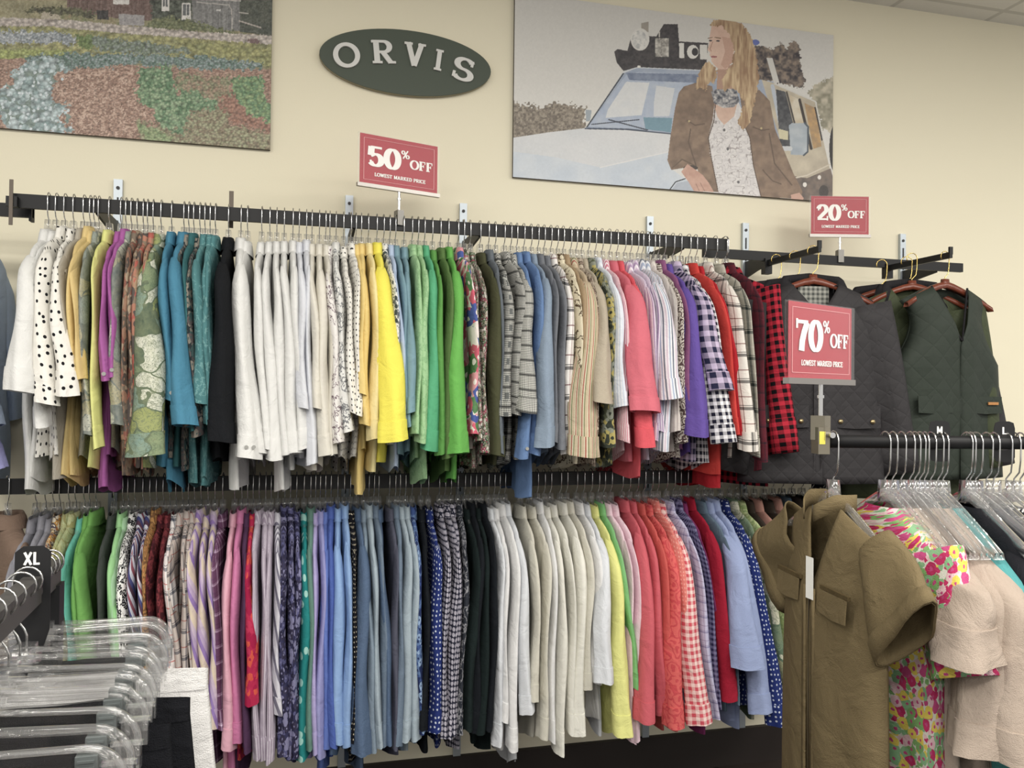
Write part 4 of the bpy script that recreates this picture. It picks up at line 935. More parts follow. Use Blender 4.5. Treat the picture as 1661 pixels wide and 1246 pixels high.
def draw_garden(p):
    X, Y = p.X, p.Y; g = lambda *a: list(a); p.leafy = True
    p.fill(X > -1e9, (150, 132, 96), (118, 124, 82), 30)
    p.fill(g((-4000, -2000), (420, -2000), (420, 60), (300, 110), (-4000, 60)), (132, 126, 92), (160, 150, 108), 40, 1)
    p.fill(g((400, -900), (915, -900), (915, 125), (700, 110), (400, 60)), (120, 92, 84), (92, 70, 64), 14, 2, 2.5, .12)
    p.fill(g((905, -900), (1160, -900), (1160, 185), (905, 125)), (88, 96, 82), (60, 66, 58), 24, 3, wob=10)
    p.fill(g((1150, -900), (1440, -900), (1440, 185), (1150, 180)), (134, 134, 132), (104, 104, 104), 14, 4, 2.5, .12)
    p.fill(g((1440, -900), (2200, -900), (2200, 300), (1435, 190)), (64, 70, 62), (84, 88, 76), 30, 5)
    for a in ((676, -60, 772, 26), (968, -30, 1012, 66), (1088, 18, 1142, 118)):
        p.fill(g((a[0], a[1]), (a[2], a[1]), (a[2], a[3]), (a[0], a[3])), (216, 212, 206)); p.fill(g((a[0]+8, a[1]+8), (a[2]-8, a[1]+8), (a[2]-8, a[3]-26), (a[0]+8, a[3]-26)), (90, 94, 96))
        p.line([((a[0]+a[2])/2, a[1]), ((a[0]+a[2])/2, a[3])], 4, (214, 210, 204))
    p.line([(1180, 14), (1370, 30), (1388, 60), (1388, 175)], 7, (176, 170, 164)); p.line([(1200, -6), (1440, 6)], 6, (190, 184, 176)); p.fill(g((1295, 54), (1322, 56), (1322, 68), (1295, 66)), (204, 202, 198))
    p.line([(1432, 125), (1560, 165)], 9, (170, 160, 150)); p.line([(1432, 75), (1485, 82)], 6, (176, 170, 160)); p.fill(g((580, 62), (650, 62), (650, 118), (580, 115)), (52, 50, 50))
    p.fill(g((860, 180), (920, 115), (1040, 100), (1160, 130), (1400, 190), (1430, 200), (1160, 190)), (96, 106, 70), (122, 128, 84), 14, wob=12)
    p.fill(g((240, 110), (255, 70), (350, 72), (368, 110), (330, 118)), (176, 164, 140), wob=4); p.fill(g((130, 66), (240, 36), (560, 60), (560, 118), (430, 90), (380, 95)), (74, 72, 56), (110, 112, 76), 16, wob=12)
    p.fill(g((-4000, 90), (0, 105), (400, 118), (720, 150), (1160, 188), (1500, 205), (2200, 250), (2200, 310), (1620, 284), (1200, 232), (700, 198), (300, 160), (-4000, 120)), (196, 184, 174), (182, 168, 158), 20, wob=4)
    p.fill(g((710, 82), (866, 92), (862, 155), (714, 150)), (158, 154, 154), (140, 136, 138), 10)
    p.fill(g((1480, 230), (1540, 226), (1560, 275), (1490, 268)), (110, 84, 84), wob=8)
    p.fill(g((-4000, 125), (300, 160), (700, 198), (1200, 234), (2200, 310), (2200, 460), (1580, 400), (900, 370), (-4000, 400)), (136, 138, 86), (168, 164, 98), 26, 7, wob=5)
    p.fill(g((-900, 200), (0, 188), (300, 190), (460, 215), (450, 265), (0, 255), (-900, 240)), (124, 136, 144), (178, 184, 190), 12, 8, wob=14)
    p.fill(g((455, 200), (560, 215), (570, 290), (470, 290)), (110, 136, 70), (90, 116, 62), 14, wob=14)
    p.fill(g((560, 215), (800, 245), (1020, 275), (1140, 290), (1130, 320), (800, 320), (560, 290)), (102, 120, 92), (130, 144, 136), 14, wob=14)
    p.fill(g((-900, 300), (200, 296), (440, 300), (400, 350), (-900, 400)), (168, 182, 92), (140, 150, 80), 18, wob=8); p.fill(g((1050, 235), (1620, 300), (1620, 390), (1200, 340)), (166, 164, 96), (138, 142, 84), 22, wob=10)
    p.fill(g((-900, 390), (200, 345), (900, 395), (2200, 430), (2200, 1200), (-900, 1200)), (186, 146, 124), (148, 108, 90), 13, 9, 1, 1.6, wob=4)
    m = p.mask(g((330, 430), (830, 400), (900, 860), (330, 860))); p.fill(m & (vnoise(X, Y*1.5, 22, 5)+vnoise(X, Y, 7, 6) > 1.25), (196, 160, 138)); p.fill(m & (vnoise(X, Y, 9, 6)+vnoise(X, Y, 20, 7) < .55), (132, 98, 82))
    p.fill(g((150, 340), (500, 320), (900, 325), (1300, 345), (1590, 380), (1580, 412), (1200, 415), (800, 380), (600, 410), (420, 415), (200, 400)), (80, 112, 98), (138, 156, 158), 11, 10, wob=14)
    p.fill(g((1270, 560), (1400, 540), (1480, 680), (1620, 740), (1620, 800), (1340, 720)), (170, 116, 94), (146, 100, 82), 16, wob=10)
    p.fill(g((1130, 600), (1340, 640), (1400, 760), (1620, 800), (1700, 900), (1620, 960), (1000, 960), (830, 850), (830, 730), (920, 760)), (156, 158, 116), (130, 112, 86), 13, 12, wob=24)
    p.fill(g((1040, 440), (1370, 450), (1390, 560), (1260, 640), (1130, 590), (1050, 520)), (164, 132, 106), (124, 134, 94), 13, wob=24)
    p.fill(g((830, 400), (1030, 400), (1045, 560), (1240, 570), (1310, 640), (1120, 690), (1110, 800), (960, 760), (905, 660), (818, 585), (812, 500)), (78, 122, 80), (140, 170, 124), 15, 13, wob=22)
    p.fill(g((820, 740), (900, 760), (1030, 820), (1030, 850), (880, 850)), (122, 150, 96), (148, 164, 110), 13, wob=10)
    p.fill(g((1372, 470), (1460, 452), (1570, 460), (1590, 580), (1640, 640), (1640, 740), (1500, 690), (1420, 600)), (88, 132, 88), (134, 164, 104), 14, 14, wob=16)
    p.fill(g((180, 350), (300, 340), (440, 410), (330, 440), (312, 600), (424, 640), (350, 700), (436, 800), (60, 800), (-20, 640), (-20, 545), (90, 520), (60, 450), (140, 390)), (122, 150, 152), (178, 198, 202), 26, 15, wob=18)
    m = p.mask(g((180, 350), (440, 410), (312, 600), (424, 640), (436, 800), (60, 800), (-20, 600), (60, 450))); d, rn = worley(X, Y, 44, 60); p.fill(m & (d > .62), (96, 118, 112), (120, 140, 130), 9); d, rn = worley(X+9, Y, 26, 61); p.fill(m & (d < .34) & (rn > .66), (206, 216, 222), (176, 196, 204), 8)
q = atY(438, 243, YW-.016); q0 = atY(438, 0, YW-.016)
panel('photo_panel', 'large printed photo panel of a vegetable garden and grey barn', q[0]-1.75, q[0], q[2], q[2]+1.0, 860, 480, 3.691, 0, draw_garden, 26, .24)
q = atY(832, 287, YW-.016); q1 = atY(1352, 57, YW-.016); zt2 = q1[2]
panel('photo_panel', 'large printed photo panel of a woman in brown jacket leaning on a vehicle', q[0], q1[0], q[2], zt2, 760, 440, 2.8638, 820, draw_suv)
# ------------------------------------------------------------------ front facing garments
def panel_grid(inner, outer, shoulder, L, b, NV=26, NU=12, side=-1, seed=0, fold=.006):
    rnd = random.Random(seed); ph = [rnd.uniform(0, 6) for _ in range(4)]; rows = []; uv = []
    for i in range(NV+1):
        v = i/NV; ro = []; u = []
        a, c = inner(v), outer(v)
        for j in range(NU+1):
            s = a+(c-a)*j/NU; zs = shoulder(abs(s)); z = zs+(-L-zs)*v
            dp = min(1, v*5)**.7; e = abs(s)/max(abs(a), abs(c), 1e-6); e = min(1, e)
            x = side*(b*(.30+.70*dp)*max(0, 1-e**2.6)**.5+.004*(1-e))
            x += side*fold*(1-e**4)*min(1, v*1.5)*(math.sin(s*30+ph[0]+z*3)+.5*math.sin(s*52+ph[1]-z*4)+.5*math.sin(z*9+s*8+ph[2]))
            ro.append((x, s, z)); u.append((s, z))
        rows.append(ro); uv.append(u)
    return np.array(rows), np.array(uv)
def open_garment(name, label, cat, group, top, rz, mat, L, b, vdeep, seed, sleeves=None, hw=.235, armhole=0, neck=.075, collar=None, flare=.0, shw=.20):
    r = thing(name, label, cat, (top[0], top[1], top[2]-L), rz, group)
    sh = lambda s: -.004-.42*max(0, s-neck)*1.0
    vv = vdeep/L
    inn = lambda v: max(-.004, neck*(1-v/vv)) if v < vv else -.004
    def out(v):
        d = v*L
        if d < .22: w = shw-armhole*math.sin(PI*min(1, d/.24)) + (hw-.02-shw)*(d/.22)
        else: w = hw-.02+flare*(d-.22)/max(.1, L-.22)
        return w
    up = np.array([0, 0, L])
    parts = {}
    for sg in (-1, 1):
        P, uv = panel_grid(lambda v: inn(v), lambda v: out(v), sh, L, b, seed=seed+sg)
        P = P*np.array([1, sg, 1])+up
        parts[sg] = MB().sheet(P, uv).build('front_panel', mat, r, True, .003)
    P, uv = panel_grid(lambda v: -out(v), out, sh, L, b*.7, NU=24, side=1, seed=seed+9)
    MB().sheet(P+up, uv).build('back_panel', mat, r, True, .003)
    return r, parts
def wide_sleeve(parent, mat, p0, p1, r0, r1, seed, NR=10, NC=20, cuff=True, name='sleeve'):
    p0, p1 = np.array(p0, float), np.array(p1, float); t = p1-p0; L = np.linalg.norm(t); t /= L
    ex = np.array([1., 0, 0]); ey = np.cross(t, ex); ey /= np.linalg.norm(ey); rnd = random.Random(seed); ph = rnd.uniform(0, 6)
    rows = []; uv = []
    for i in range(NR+1):
        k = i/NR; a = r0[0]+(r1[0]-r0[0])*k; c = r0[1]+(r1[1]-r0[1])*k; ro = []; u = []
        for j in range(NC):
            q = 2*PI*j/NC; m = 1+.05*math.sin(3*q+ph)*k
            ro.append(p0+t*L*k+ex*(a*math.cos(q)*m+.008*math.sin(k*5+ph+3*math.sin(q)))+ey*c*math.sin(q)*abs(math.sin(q))**.3*m); u.append((abs(j-NC/2)/NC*2*c*2.4, -k*L))
        rows.append(ro); uv.append(u)
    rows = np.array(rows); s = MB().sheet(rows, uv, True).build(name, mat, parent, True, .002)
    if cuff:
        cr = rows[-3:]; cc = cr.mean(1, keepdims=True)
        MB().sheet(cc+(cr-cc)*1.05, uv[-3:], True).build('cuff', mat, s, True, .004)
    return s
SNAP = plain('brass_snap', (176, 158, 120), .3, .9)
def surf_x(P, s, z):
    d = (P[..., 1]-s)**2+(P[..., 2]-z)**2; i = np.unravel_index(np.argmin(d), d.shape); return P[i][0]
def flap(parent, mat, x, s, z, w, h, snaps=0, dip=.012):
    rows = [[(x-.006-.003*k, s+w*(j/8-.5), z-h*k-(dip*(1-abs(j/4-1)) if k else 0)) for j in range(9)] for k in (0, .5, 1)]
    f = MB().sheet(rows).build('pocket_flap', mat, parent, False, .0025)
    for k in range(snaps):
        yy = s+w*(-.33+.66*k/(snaps-1)) if snaps > 1 else s
        MB().cyl((x-.009, yy, z-h*.72), (x-.014, yy, z-h*.72), .008, 14).build('snap', SNAP, f, True)
    return f
def fold_collar(parent, mat, L, neck, spread, hgt, b, vdeep, wide=.055):
    for sg in (-1, 1):
        rows = []
        for i in range(12):
            t = i/11                                         # from nape round to the front point
            ang = PI*(t*.62); s = neck*math.sin(min(ang, PI/2))*1.02 if ang < PI/2 else neck*(1-(ang-PI/2)/(PI/2)*.9)
            x = b*.7*math.cos(min(ang, PI))*1.0; z = L+hgt*(1-t)*.8-max(0, t-.55)*vdeep*.5
            rows.append([(x, sg*s, z-.01), (x*.98, sg*s*1.03, z+hgt*.6), (x*1.1-.006*t, sg*(s*1.15+.012), z+hgt*.55), (x*1.2-.02*t, sg*(s+wide*(.5+.5*t)), z-.035-spread*t)])
        MB().sheet(rows).build('collar', mat, parent, True, .003)
QB = cloth('quilted_charcoal', 'solid', [(56, 54, 56)], quilt=17, rough=.6); QG = cloth('quilted_dark_green', 'solid', [(52, 60, 52)], quilt=13, rough=.6)
QO = cloth('quilted_moss', 'solid', [(66, 74, 50)], quilt=14, rough=.6); CORD = cloth('dark_corduroy', 'stripes', [(36, 35, 38), (48, 46, 49)], sc=300); NAVY = cloth('quilted_navy', 'solid', [(38, 42, 54)], quilt=14, rough=.6)
LIN = cloth('check_lining', 'gingham', [(170, 170, 160), (84, 88, 84)], sc=60)
WHANG = make_hanger('wooden_hanger', .205, GOLD, WOOD, wood=True, round_bar=.012, drop=.085, expo=1.4)
wf = [True]
def wood_hanger(loc, rz, label):
    if wf[0]: wf[0] = False; WHANG.location = loc; WHANG.rotation_euler = (0, 0, rz); WHANG['label'] = label; WHANG['group'] = 'wooden hangers on the arms'
    else: dup(WHANG, loc, rz, label, 'wooden hangers on the arms')
def arm(pxb, pxt, pyt, words):
    b = atY(pxb, 420, YR2); k = YR2-.34
    t = atY(pxt, pyt, k); bx = t[0]-.01; L = YR2-k
    r = thing('faceout_arm', words, 'rail arm', (t[0], YR2, t[2]-.02), 0, 'arms of the jacket rail')
    MB().box((0, -L/2, .012), (.012, L, .022)).build('bar', BLACKM, r)
    mb = MB(); mb.box((0, -L+.003, .028), (.014, .008, .028)); mb.build('end_stop', BLACKM, r)
    MB().box((0, .0, .0), (.03, .03, .06)).build('socket', BLACKM, r)
    return np.array([t[0], YR2, t[2]-.02+.023]), L
A1, LA = arm(1250, 1330, 400, 'black arm holding dark jackets beside the 20 percent sign')
A2, _ = arm(1455, 1543, 410, 'black arm holding the quilted vest at the right')
RZ = PI/2
def jacket(a, off, words, mat, cat, kind, L, rz, seed, sw, cshift=0, detail=True):
    loc = (a[0]+cshift, YR2-off, a[2]); wood_hanger((loc[0], loc[1], loc[2]), rz, 'red brown wooden hanger holding the '+words)
    top = (loc[0], loc[1], loc[2]-.128)
    vest = kind == 'vest'
    r, pt = open_garment('quilted_vest' if vest else 'quilted_jacket', words, cat, 'dark quilted outerwear on the arms', top, rz, mat, L, .07 if detail else .035, .20 if vest else .12, seed, armhole=.068 if vest else 0, hw=.255 if not vest else .265, shw=.215, neck=.085, flare=.03)
    if not vest:
        for sg in (-1, 1):
            s = wide_sleeve(r, mat, (0, sg*.185, L-.075), (-.02, sg*(.25+sw), L-.66), (.055, .095), (.04, .07), seed+sg+3)
        if detail:
            fold_collar(r, CORD, L, .085, .02, .03, .05, .12, .06)
            MB().box((-.004, 0, L-.055), (.004, .11, .09)).build('lining', LIN, r)
            for sg in (-1, 1): flap(r, mat, -.066, sg*.125, L-.43, .17, .075, 2, .004)
            MB().box((-.076, 0, L-.42), (.006, .05, .5)).build('placket', mat, r)
        else: fold_collar(r, CORD, L, .085, .02, .03, .03, .12, .05)
    else:
        for sg in (-1, 1): flap(r, mat, -.064, sg*.12, L-.40, .16, .06, 0, .004)
        MB().box((-.078, -.15, L-.425), (.003, .05, .010)).build('stitched_label', plain('tan_label', (170, 120, 70)), r)
        mb = MB()
        for sg in (-1, 1):
            mb.tube([(-.02-.055*t, sg*.085*(1-t)+sg*.002, L-.0-.20*t) for t in np.linspace(0, 1, 8)], .004, 6)
        mb.build('neck_binding', CORD, r, True)
    return r
jacket(A1, .10, 'dark navy jacket behind the charcoal quilted jacket', NAVY, 'jacket', 'j', .68, RZ-.15, 31, .02, -.02, False)
jacket(A1, .19, 'black jacket directly behind the charcoal quilted jacket', QB, 'jacket', 'j', .68, RZ-.26, 35, .03, 0, False)
jacket(A1, .30, 'charcoal quilted jacket with dark collar and snap pocket flaps', QB, 'jacket', 'j', .70, RZ-.22, 41, .06)
jacket(A2, .08, 'dark navy jacket furthest back behind the green vest', NAVY, 'jacket', 'j', .80, RZ-.35, 45, .03, -.09, False)
jacket(A2, .17, 'black quilted jacket with sleeve left of the green vest', QB, 'jacket', 'j', .70, RZ-.40, 51, .05, -.05, False)
jacket(A2, .24, 'moss green quilted jacket just behind the green vest', QO, 'jacket', 'j', .78, RZ-.20, 55, .03, -.085, False)
jacket(A2, .31, 'dark green quilted vest with deep V neck', QG, 'vest', 'vest', .70, RZ+.10, 61, 0)
# red buffalo check shirt, turned to show its front
tp = atY(1222, 385, YR); tp[2] = ZT-.135; tp[0] = P1[0]-.012
r, pt = open_garment('hanging_shirt', 'red and black checked shirt at the right end of the upper rail', 'shirt', 'shirts on the upper rail', tp, .35, fabric('buffalo'), .76, .028, .09, 71, hw=.22, neck=.06, shw=.185)
cr = np.array(COLL)*np.array([1.3, 1, 1])+np.array([0, 0, .75]); MB().sheet(cr, None, True).build('collar', fabric('buffalo'), r, True)
wide_sleeve(r, fabric('buffalo'), (0, -.17, .69), (-.01, -.27, .12), (.035, .075), (.03, .055), 72); wide_sleeve(r, fabric('buffalo'), (0, .17, .69), (0, .25, .12), (.03, .075), (.03, .05), 73)
place_hanger(tp[0], YR, ZT, .35, 'clear plastic hanger holding the red and black checked shirt', 'clear hangers on the upper rail')
# ------------------------------------------------------------------ right foreground rack
b0 = atZ(1340, 716, 1.72); ang = math.radians(-11.5); bd = np.array([math.cos(ang), math.sin(ang), 0.]); bn = np.array([-bd[1], bd[0], 0.])
RBZ = b0[2]; BL = 1.5
r = thing('round_garment_rack', 'black round bar garment rack in the right foreground', 'clothes rack', (b0[0], b0[1], 0), ang)
MB().cyl((0, 0, RBZ), (BL, 0, RBZ), .0135, 20).build('hang_bar', BLACKM, r, True)
for x in (.97, 1.42):
    MB().box((x, 0, RBZ/2-.01), (.03, .03, RBZ-.02)).build('upright', BLACKM, r)
for x in (.97, 1.42): MB().box((x, 0, .02), (.05, .5, .04)).build('foot', BLACKM, r)
MB().box((-.012, 0, RBZ+.002), (.024, .036, .055)).build('end_socket', plain('socket_steel', (138, 132, 118), .3, .8), r)
MB().cyl((.0, -.018, RBZ+.014), (.0, -.032, RBZ+.014), .006, 12).build('thumb_screw', CHROME, r)
o = r.children[-2]; MB().box((-.016, -.0185, RBZ+.008), (.012, .001, .026)).build('yellow_sticker', plain('yellow_sticker', (214, 206, 90)), o)
dd = (b0-CP)@CW
sp = b0-bd*.012+bn*0
s70 = sign('sale_sign', 'large red 70 percent off sign on the end of the foreground rack', '70', .235, .153, (sp[0], sp[1], RBZ+.04), math.radians(24), 70/FPX*dd, plain('socket_steel', (138, 132, 118), .3, .8))
RH = make_hanger('dress_hanger', .20, CHROME, CLEAR3, round_bar=.0135, drop=.075, expo=1.1)
for ch in RH.children:
    if ch.name.startswith('shoulder_bar'):
        for v in ch.data.vertices: v.co.z = v.co.z if v.co.z > -.1 and abs(v.co.y) < .012 else (v.co.z+.122)*1.25-.126
rf = [True]
def on_bar(px):
    v = ray(px, 716); # intersect vertical plane of the bar
    n = np.array([-bd[1], bd[0], 0]); t = (b0@n-CP@n)/(v@n); p = CP+v*t; p[2] = RBZ; return p
def rack_hanger(p, rz, label):
    loc = (p[0], p[1], RBZ+.0145)
    if rf[0]: rf[0] = False; RH.location = loc; RH.rotation_euler = (0, 0, rz); RH['label'] = label; RH['group'] = 'clear hangers on the right foreground rack'
    else: dup(RH, loc, rz, label, 'clear hangers on the right foreground rack')
def wrist(top, rz, yloc, px, py):
    ex = np.array([math.cos(rz), math.sin(rz), 0]); ey = np.array([-math.sin(rz), math.cos(rz), 0])
    v = ray(px, py); o0 = np.asarray(top)+ey*yloc; t = ((o0-CP)@ey)/(v@ey); q = CP+v*t-np.asarray(top); return q@ex, q[2]
OL = cloth('fabric_olive_dress', 'denim', [(112, 96, 64), (122, 104, 70)]); OLS = cloth('olive_seam', 'solid', [(92, 76, 46)])
p = on_bar(1352); rz = ang+.06; rack_hanger(p, rz, 'clear hanger with chrome hook holding the olive brown dress')
top = (p[0], p[1], RBZ-.128); L = 1.12
r, pt = open_garment('hanging_dress', 'olive brown short sleeved dress at the front of the foreground rack', 'dress', None, top, rz, OL, L, .045, .17, 81, hw=.215, neck=.062, shw=.175, flare=.03)
P = [np.array([v.co for v in pt[sg].data.vertices]) for sg in (-1, 1)]
for sg in (-1, 1):
    s = wide_sleeve(r, OL, (0, sg*.155, L-.075), (-.006, sg*.278, L-.195), (.030, .075), (.034, .104), 82+sg)
    flap(r, OL, -.044, sg*.098, L-.165, .100, .045, 0, .004)
    MB().box((-.047, sg*.098, L-.160), (.006, .11, .008)).build('pocket_seam', OLS, r)
    rows = [[(-.045*math.sin(t*PI*.5)-.008+.03*(1-t), sg*(.057*math.cos((t-.25)*1.6)), L-.01+.034*h-.05*max(0, t-.5)) for t in np.linspace(0, 1, 10)] for h in (0, .5, 1)]
    MB().sheet(rows).build('collar', OL, r, True, .003)
    rows = [[(-.052+.002*k, sg*(.012+.014*k2), L-.17-.95*k) for k2 in (0, 1)] for k in np.linspace(0, 1, 12)]
    MB().sheet(rows).build('placket', OL, r, True, .003)
MB().box((-.050, 0, L-.48), (.004, .004, .62)).build('zip', plain('dark_zip', (60, 50, 34)), r)
o = MB().box((-.056, -.012, L-.15), (.001, .026, .085), rz=.1).build('price_tag', plain('white_tag', (232, 232, 228)), r)
FLO = cloth('fabric_bright_flowers', 'floral', [(214, 214, 200), (206, 44, 100), (120, 174, 96), (226, 200, 70), (206, 70, 130), (130, 184, 130), (226, 184, 190)], sc=44, p1=.52)
BLU = cloth('fabric_blush_linen', 'denim', [(166, 148, 132), (178, 160, 144)]); TEA = cloth('fabric_teal_knit', 'denim', [(66, 150, 152), (76, 160, 160)]); BLK = cloth('fabric_black_knit', 'solid', [(34, 34, 40)]); CHA = cloth('fabric_charcoal_knit', 'denim', [(62, 64, 72), (74, 76, 84)]); BWD = cloth('fabric_black_white_dots', 'dots', [(30, 30, 34), (220, 220, 220)], sc=60, p1=.25)
grp = 'garments on the right foreground rack'
RG = [ # hook px, fabric, words, cat, L, near sleeve (px,py,half width,half depth,out), drop
 (1436, FLO, 'bright pink and green flowered dress behind the olive dress', 'dress', 1.05, None),
 (1462, BLU, 'blush linen blouse directly behind the flowered dress', 'blouse', .80, (1552, 1058, .055, .065, .085)),
 (1492, BLU, 'middle blush linen blouse with sleeve behind the short one', 'blouse', .80, (1572, 1200, .050, .055, .085)),
 (1510, BLU, 'blush linen blouse with widest sleeve next to teal top', 'blouse', .80, (1625, 1205, .062, .065, .11)),
 (1530, TEA, 'teal knitted top between blush blouses and black top', 'top', .86, (1645, 1330, .05, .055, .07)),
 (1568, BLK, 'black knitted top behind the teal top', 'top', .86, (1680, 1330, .05, .055, .07)),
 (1600, CHA, 'charcoal top behind the black knitted top', 'top', .86, (1710, 1330, .05, .055, .07)),
 (1632, BWD, 'black top with white dots at the right edge', 'top', .86, (1740, 1300, .05, .055, .07))]
for i, (px, mt, words, cat, LL, ns) in enumerate(RG):
    p = on_bar(px); rz = ang+random.Random(i).uniform(-.05, .05); rack_hanger(p, rz, 'clear hanger of the '+words); top = (p[0], p[1], RBZ-.130)
    if ns is None:
        g = garment('hanging_dress', words, cat, grp, top, rz, mt, LL, .035, (0, 0, 0, 0, 0), 90+i, sleeves=False, collar=False, hs=1.0, hem=.20, tail=.02)
        wide_sleeve(g, mt, (0, -.165, LL-.07), (.0, -.250, LL-.275), (.035, .075), (.042, .09), 93, cuff=False); wide_sleeve(g, mt, (0, .165, LL-.07), (0, .235, LL-.25), (.035, .075), (.045, .085), 94, cuff=False)
    else:
        x, z = wrist(top, rz, -(.172+ns[4]), ns[0], ns[1])
        garment('hanging_blouse' if cat == 'blouse' else 'knit_top', words, cat, grp, top, rz, mt, LL, .022, (x, z, ns[2], ns[3], ns[4]), 90+i*4, far_len=-.5, collar=False, cuff=cat == 'blouse', hem=.225)
for k, px in enumerate((1448, 1476, 1484, 1500, 1522, 1574, 1583, 1612, 1645, 1655)):
    p = on_bar(px); rack_hanger(p, ang+random.Random(k+40).uniform(-.12, .12), 'empty looking clear hanger among the garments of the right foreground rack')
def divider(p, rz, s, label, w, h, up, tw):
    r = thing('size_divider', label, 'size divider', (p[0], p[1], p[2]), rz, 'black size dividers on the racks')
    o = [(-w/2, up-.006), (-w/2+.006, up), (w/2-.006, up), (w/2, up-.006), (w/2, up-h+.006), (w/2-.006, up-h), (-w/2+.006, up-h), (-w/2, up-h+.006)]
    N = 32; circ = [(.016*math.cos(2*PI*i/N), .016*math.sin(2*PI*i/N)) for i in range(N)]
    # plate = ring between the outline (resampled) and the bar hole
    ring = []
    for i in range(N):
        a = 2*PI*i/N; dx, dz = math.cos(a), math.sin(a); best = 9
        for j in range(8):
            x1, z1 = o[j]; x2, z2_ = o[(j+1) % 8]; den = dx*(z2_-z1)-dz*(x2-x1)
            if abs(den) < 1e-9: continue
            t = (x1*(z2_-z1)-z1*(x2-x1))/den; u = (x1*dz-z1*dx)/den
            if t > 0 and -1e-6 <= u <= 1+1e-6: best = min(best, t)
        ring.append((dx*best, dz*best))
    mb = MB(); n = N; 
    vs = [(a[0], y, a[1]) for y in (-.001, .001) for L_ in (circ, ring) for a in L_]
    mb.add(vs, [(i, (i+1) % n, n+(i+1) % n, n+i) for i in range(n)]+[(3*n+i, 3*n+(i+1) % n, 2*n+(i+1) % n, 2*n+i) for i in range(n)]+[(n+i, n+(i+1) % n, 3*n+(i+1) % n, 3*n+i) for i in range(n)])
    mb.build('plate', DIV, r)
    mb = MB(); hh = tw[1]; text(mb, s, -tw[0]/2, tw[0]/2, up-.012-hh, hh, lambda u, v: (u, -.0018, v), .17, .15, False); mb.build('size_letters', WHITE, r)
    return r
for px, s, lab in ((1524, 'm', 'black size divider lettered M on the right foreground rack'), (1629, 'l', 'black size divider lettered L on the right foreground rack')):
    p = on_bar(px); divider(p, ang-.25, s, lab, .040, .085, .045, (.012 if s == 'm' else .010, .015))
# ------------------------------------------------------------------ left foreground rack with clip hangers
h0, h1 = atZ(20, 985, 1.15), atZ(75, 940, 1.55)
LBZ = 1.187
def lb(d):   # point of the bar at camera depth d
    lat = -.80-.31*(d-1.4)
    p = CP+CR*lat+CW*d; return np.array([p[0], p[1], LBZ])
q0, q1 = lb(.55), lb(1.54); la = math.atan2(q1[1]-q0[1], q1[0]-q0[0]); LL = math.hypot(q1[1]-q0[1], q1[0]-q0[0])
r = thing('flat_bar_garment_rack', 'dark grey bar rack of clip hangers in the left foreground', 'clothes rack', (q0[0], q0[1], 0), la)
MB().box((LL/2, 0, LBZ-.022), (LL, .028, .044)).build('hang_bar', plain('dark_grey_bar', (64, 62, 60), .5), r)
MB().box((LL-.02, 0, LBZ/2-.02), (.04, .04, LBZ-.04)).build('upright', BLACKM, r)
MB().box((.02, 0, LBZ/2-.02), (.04, .04, LBZ-.04)).build('upright', BLACKM, r)
MB().box((LL/2, 0, .02), (LL, .06, .04)).build('foot_rail', BLACKM, r)
RUB = plain('grey_rubber_pad', (92, 98, 98), .6)
def clip_hanger():
    r = thing('clip_hanger', 'x', 'hanger')            # arms along local y
    c = [(.0215*math.cos(a), .0215*math.sin(a)+.001) for a in np.linspace(-.9, PI, 14)]
    pth = [(0, -y, z) for y, z in c]+[(0, .0215, -.035), (0, .020, -.055), (0, .004, -.078), (0, 0, -.088), (0, 0, -.11)]
    MB().tube(pth, .0019, 8).build('hook', CHROME, r, True)
    hb = MB(); hb.box((0, 0, -.118), (.014, .030, .034)); hb.cyl((0, -.02, -.125), (0, .02, -.125), .011, 12); hb.build('centre_block', CLEAR2, r)
    half = .205
    for sg in (-1, 1):
        P = []
        P += [(0, sg*.012, -.112), (0, sg*.06, -.116), (0, sg*.11, -.118), (0, sg*(half-.045), -.120)]
        P += [(0, sg*(half-.045+.045*math.sin(a)), -.165+.045*math.cos(a)) for a in np.linspace(.3, PI/2, 6)]
        P += [(0, sg*half, -.185)]
        Q = [(0, sg*.012, -.142), (0, sg*.07, -.146), (0, sg*(half-.055), -.148)]+[(0, sg*(half-.055+.030*math.sin(a)), -.178+.030*math.cos(a)) for a in np.linspace(.4, PI/2, 5)]+[(0, sg*(half-.024), -.190)]
        mb = MB(); mb.tube(P, .0050, 8); mb.tube(Q, .0036, 8)
        n = 14; A_ = np.array(P); B_ = np.array(Q)
        ta = np.linspace(0, 1, len(A_)); tb = np.linspace(0, 1, len(B_)); tt = np.linspace(0, 1, n)
        Ai = np.stack([np.interp(tt, ta, A_[:, k]) for k in range(3)], 1); Bi = np.stack([np.interp(tt, tb, B_[:, k]) for k in range(3)], 1)
        a_ = mb.build('arm', CLEAR3, r, True); mb = MB()
        for dx in (-.0012, .0012): mb.sheet([Ai+[dx, 0, 0], Bi+[dx, 0, 0]])
        mb.build('web', WEB, a_, True)
        MB().box((0, sg*(half-.014), -.185), (.020, .036, .036)).box((0, sg*(half-.014), -.168), (.006, .042, .006)).build('clip', CLEAR3, a_)
        pm = MB(); pm.box((0, sg*(half-.052), -.176), (.014, .026, .044))
        for k in range(5): pm.box((-.008, sg*(half-.052), -.160-.008*k), (.003, .020, .003))
        pm.build('rubber_pad', RUB, a_)
    return r
CH = clip_hanger(); cf = True
DS = [.66, .76, .86, .96, 1.03, 1.10, 1.17, 1.22, 1.27, 1.33, 1.37, 1.43, 1.46, 1.49, 1.52]
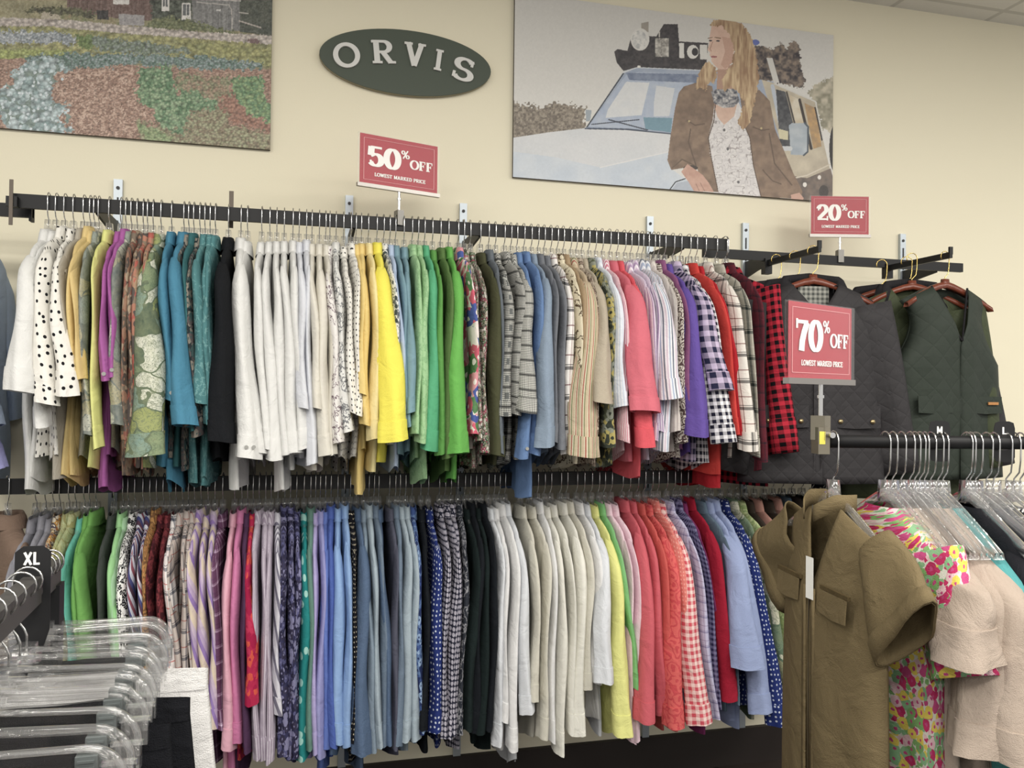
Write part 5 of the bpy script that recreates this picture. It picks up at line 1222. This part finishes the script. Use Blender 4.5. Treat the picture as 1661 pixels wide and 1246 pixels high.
for i, d in enumerate(DS):
    rnd = random.Random(i+3); p = lb(d); lab = 'clear clip hanger on the left foreground rack, %s' % ('in front of the XL divider' if d < 1.42 else 'behind the XL divider')
    rz = la+rnd.uniform(-.10, .10)+(.12+.5*(d-1.4) if d > 1.4 else 0); loc = (p[0], p[1], LBZ+.002-rnd.uniform(0, .004))
    if cf: cf = False; CH.location = loc; CH.rotation_euler = (0, 0, rz); CH['label'] = lab; CH['group'] = 'clip hangers on the left foreground rack'
    else: dup(CH, loc, rz, lab, 'clip hangers on the left foreground rack')
divider(lb(1.40)+np.array([0, 0, -.024]), la-PI/2, 'X', 'tall black size divider lettered XL in the left foreground', .054, .168, .075, (.010, .019))
dv = [o for o in bpy.data.objects if o.name.startswith('size_letters')][-1]
mb = MB(); text(mb, 'Xl', -.015, .011, .044, .021, lambda u, v: (u, -.0018, v), .19, .17, False)
nm_ = dv.name; par = dv.parent; bpy.data.objects.remove(dv); mb.build('size_letters', WHITE, par)
def trousers(d, mat, label, L=.95, w=.165, b=.012, dz=0):
    p = lb(d); r = thing('clipped_trousers', label, 'trousers', (p[0], p[1], LBZ-.19-L), la, 'trousers on the left foreground rack')
    NC = 28; rows = []
    for z in np.linspace(0, -.30, 8): rows.append([(b*math.sin(q)+.004*math.sin(8*math.cos(q)+z*9), (w+.10*-z)*math.cos(q), L+z) for q in np.linspace(0, 2*PI, NC, endpoint=False)])
    MB().sheet(rows, None, True).build('seat', mat, r, True)
    MB().sheet([[(x*1.25, y*1.01, z+.002) for x, y, z in rows[0]], [(x*1.25, y*1.01, z-.035) for x, y, z in rows[0]]], None, True).build('waistband', mat, r, True)
    for sg in (-1, 1):
        rr = [[(b*1.1*math.sin(q)+.006*math.sin(z*17), sg*(w*.5+.03*k)+(w*.52+.012-.002*k)*math.cos(q)+.006*math.sin(z*21), L+z) for q in np.linspace(0, 2*PI, 18, endpoint=False)] for k, z in zip(np.linspace(0, 1, 12), np.linspace(-.28, -L, 12))]
        MB().sheet(rr, None, True).build('leg', mat, r, True)
    return r
TW = cloth('white_twill', 'solid', [(232, 230, 228)]); TB = cloth('black_twill', 'solid', [(26, 27, 32)])
trousers(.97, TB, 'black trousers clipped nearest the camera on the left foreground rack', w=.15)
trousers(1.30, TB, 'black trousers directly in front of the white trousers', w=.255)
trousers(1.20, TB, 'black trousers second in front of the white trousers', w=.235)
trousers(1.44, TW, 'white trousers clipped behind the black ones in left foreground', w=.275)
for k, d in enumerate((1.475, 1.53)): trousers(d, TB, 'black trousers clipped %s behind the XL divider' % ('first', 'last')[k], w=.15)
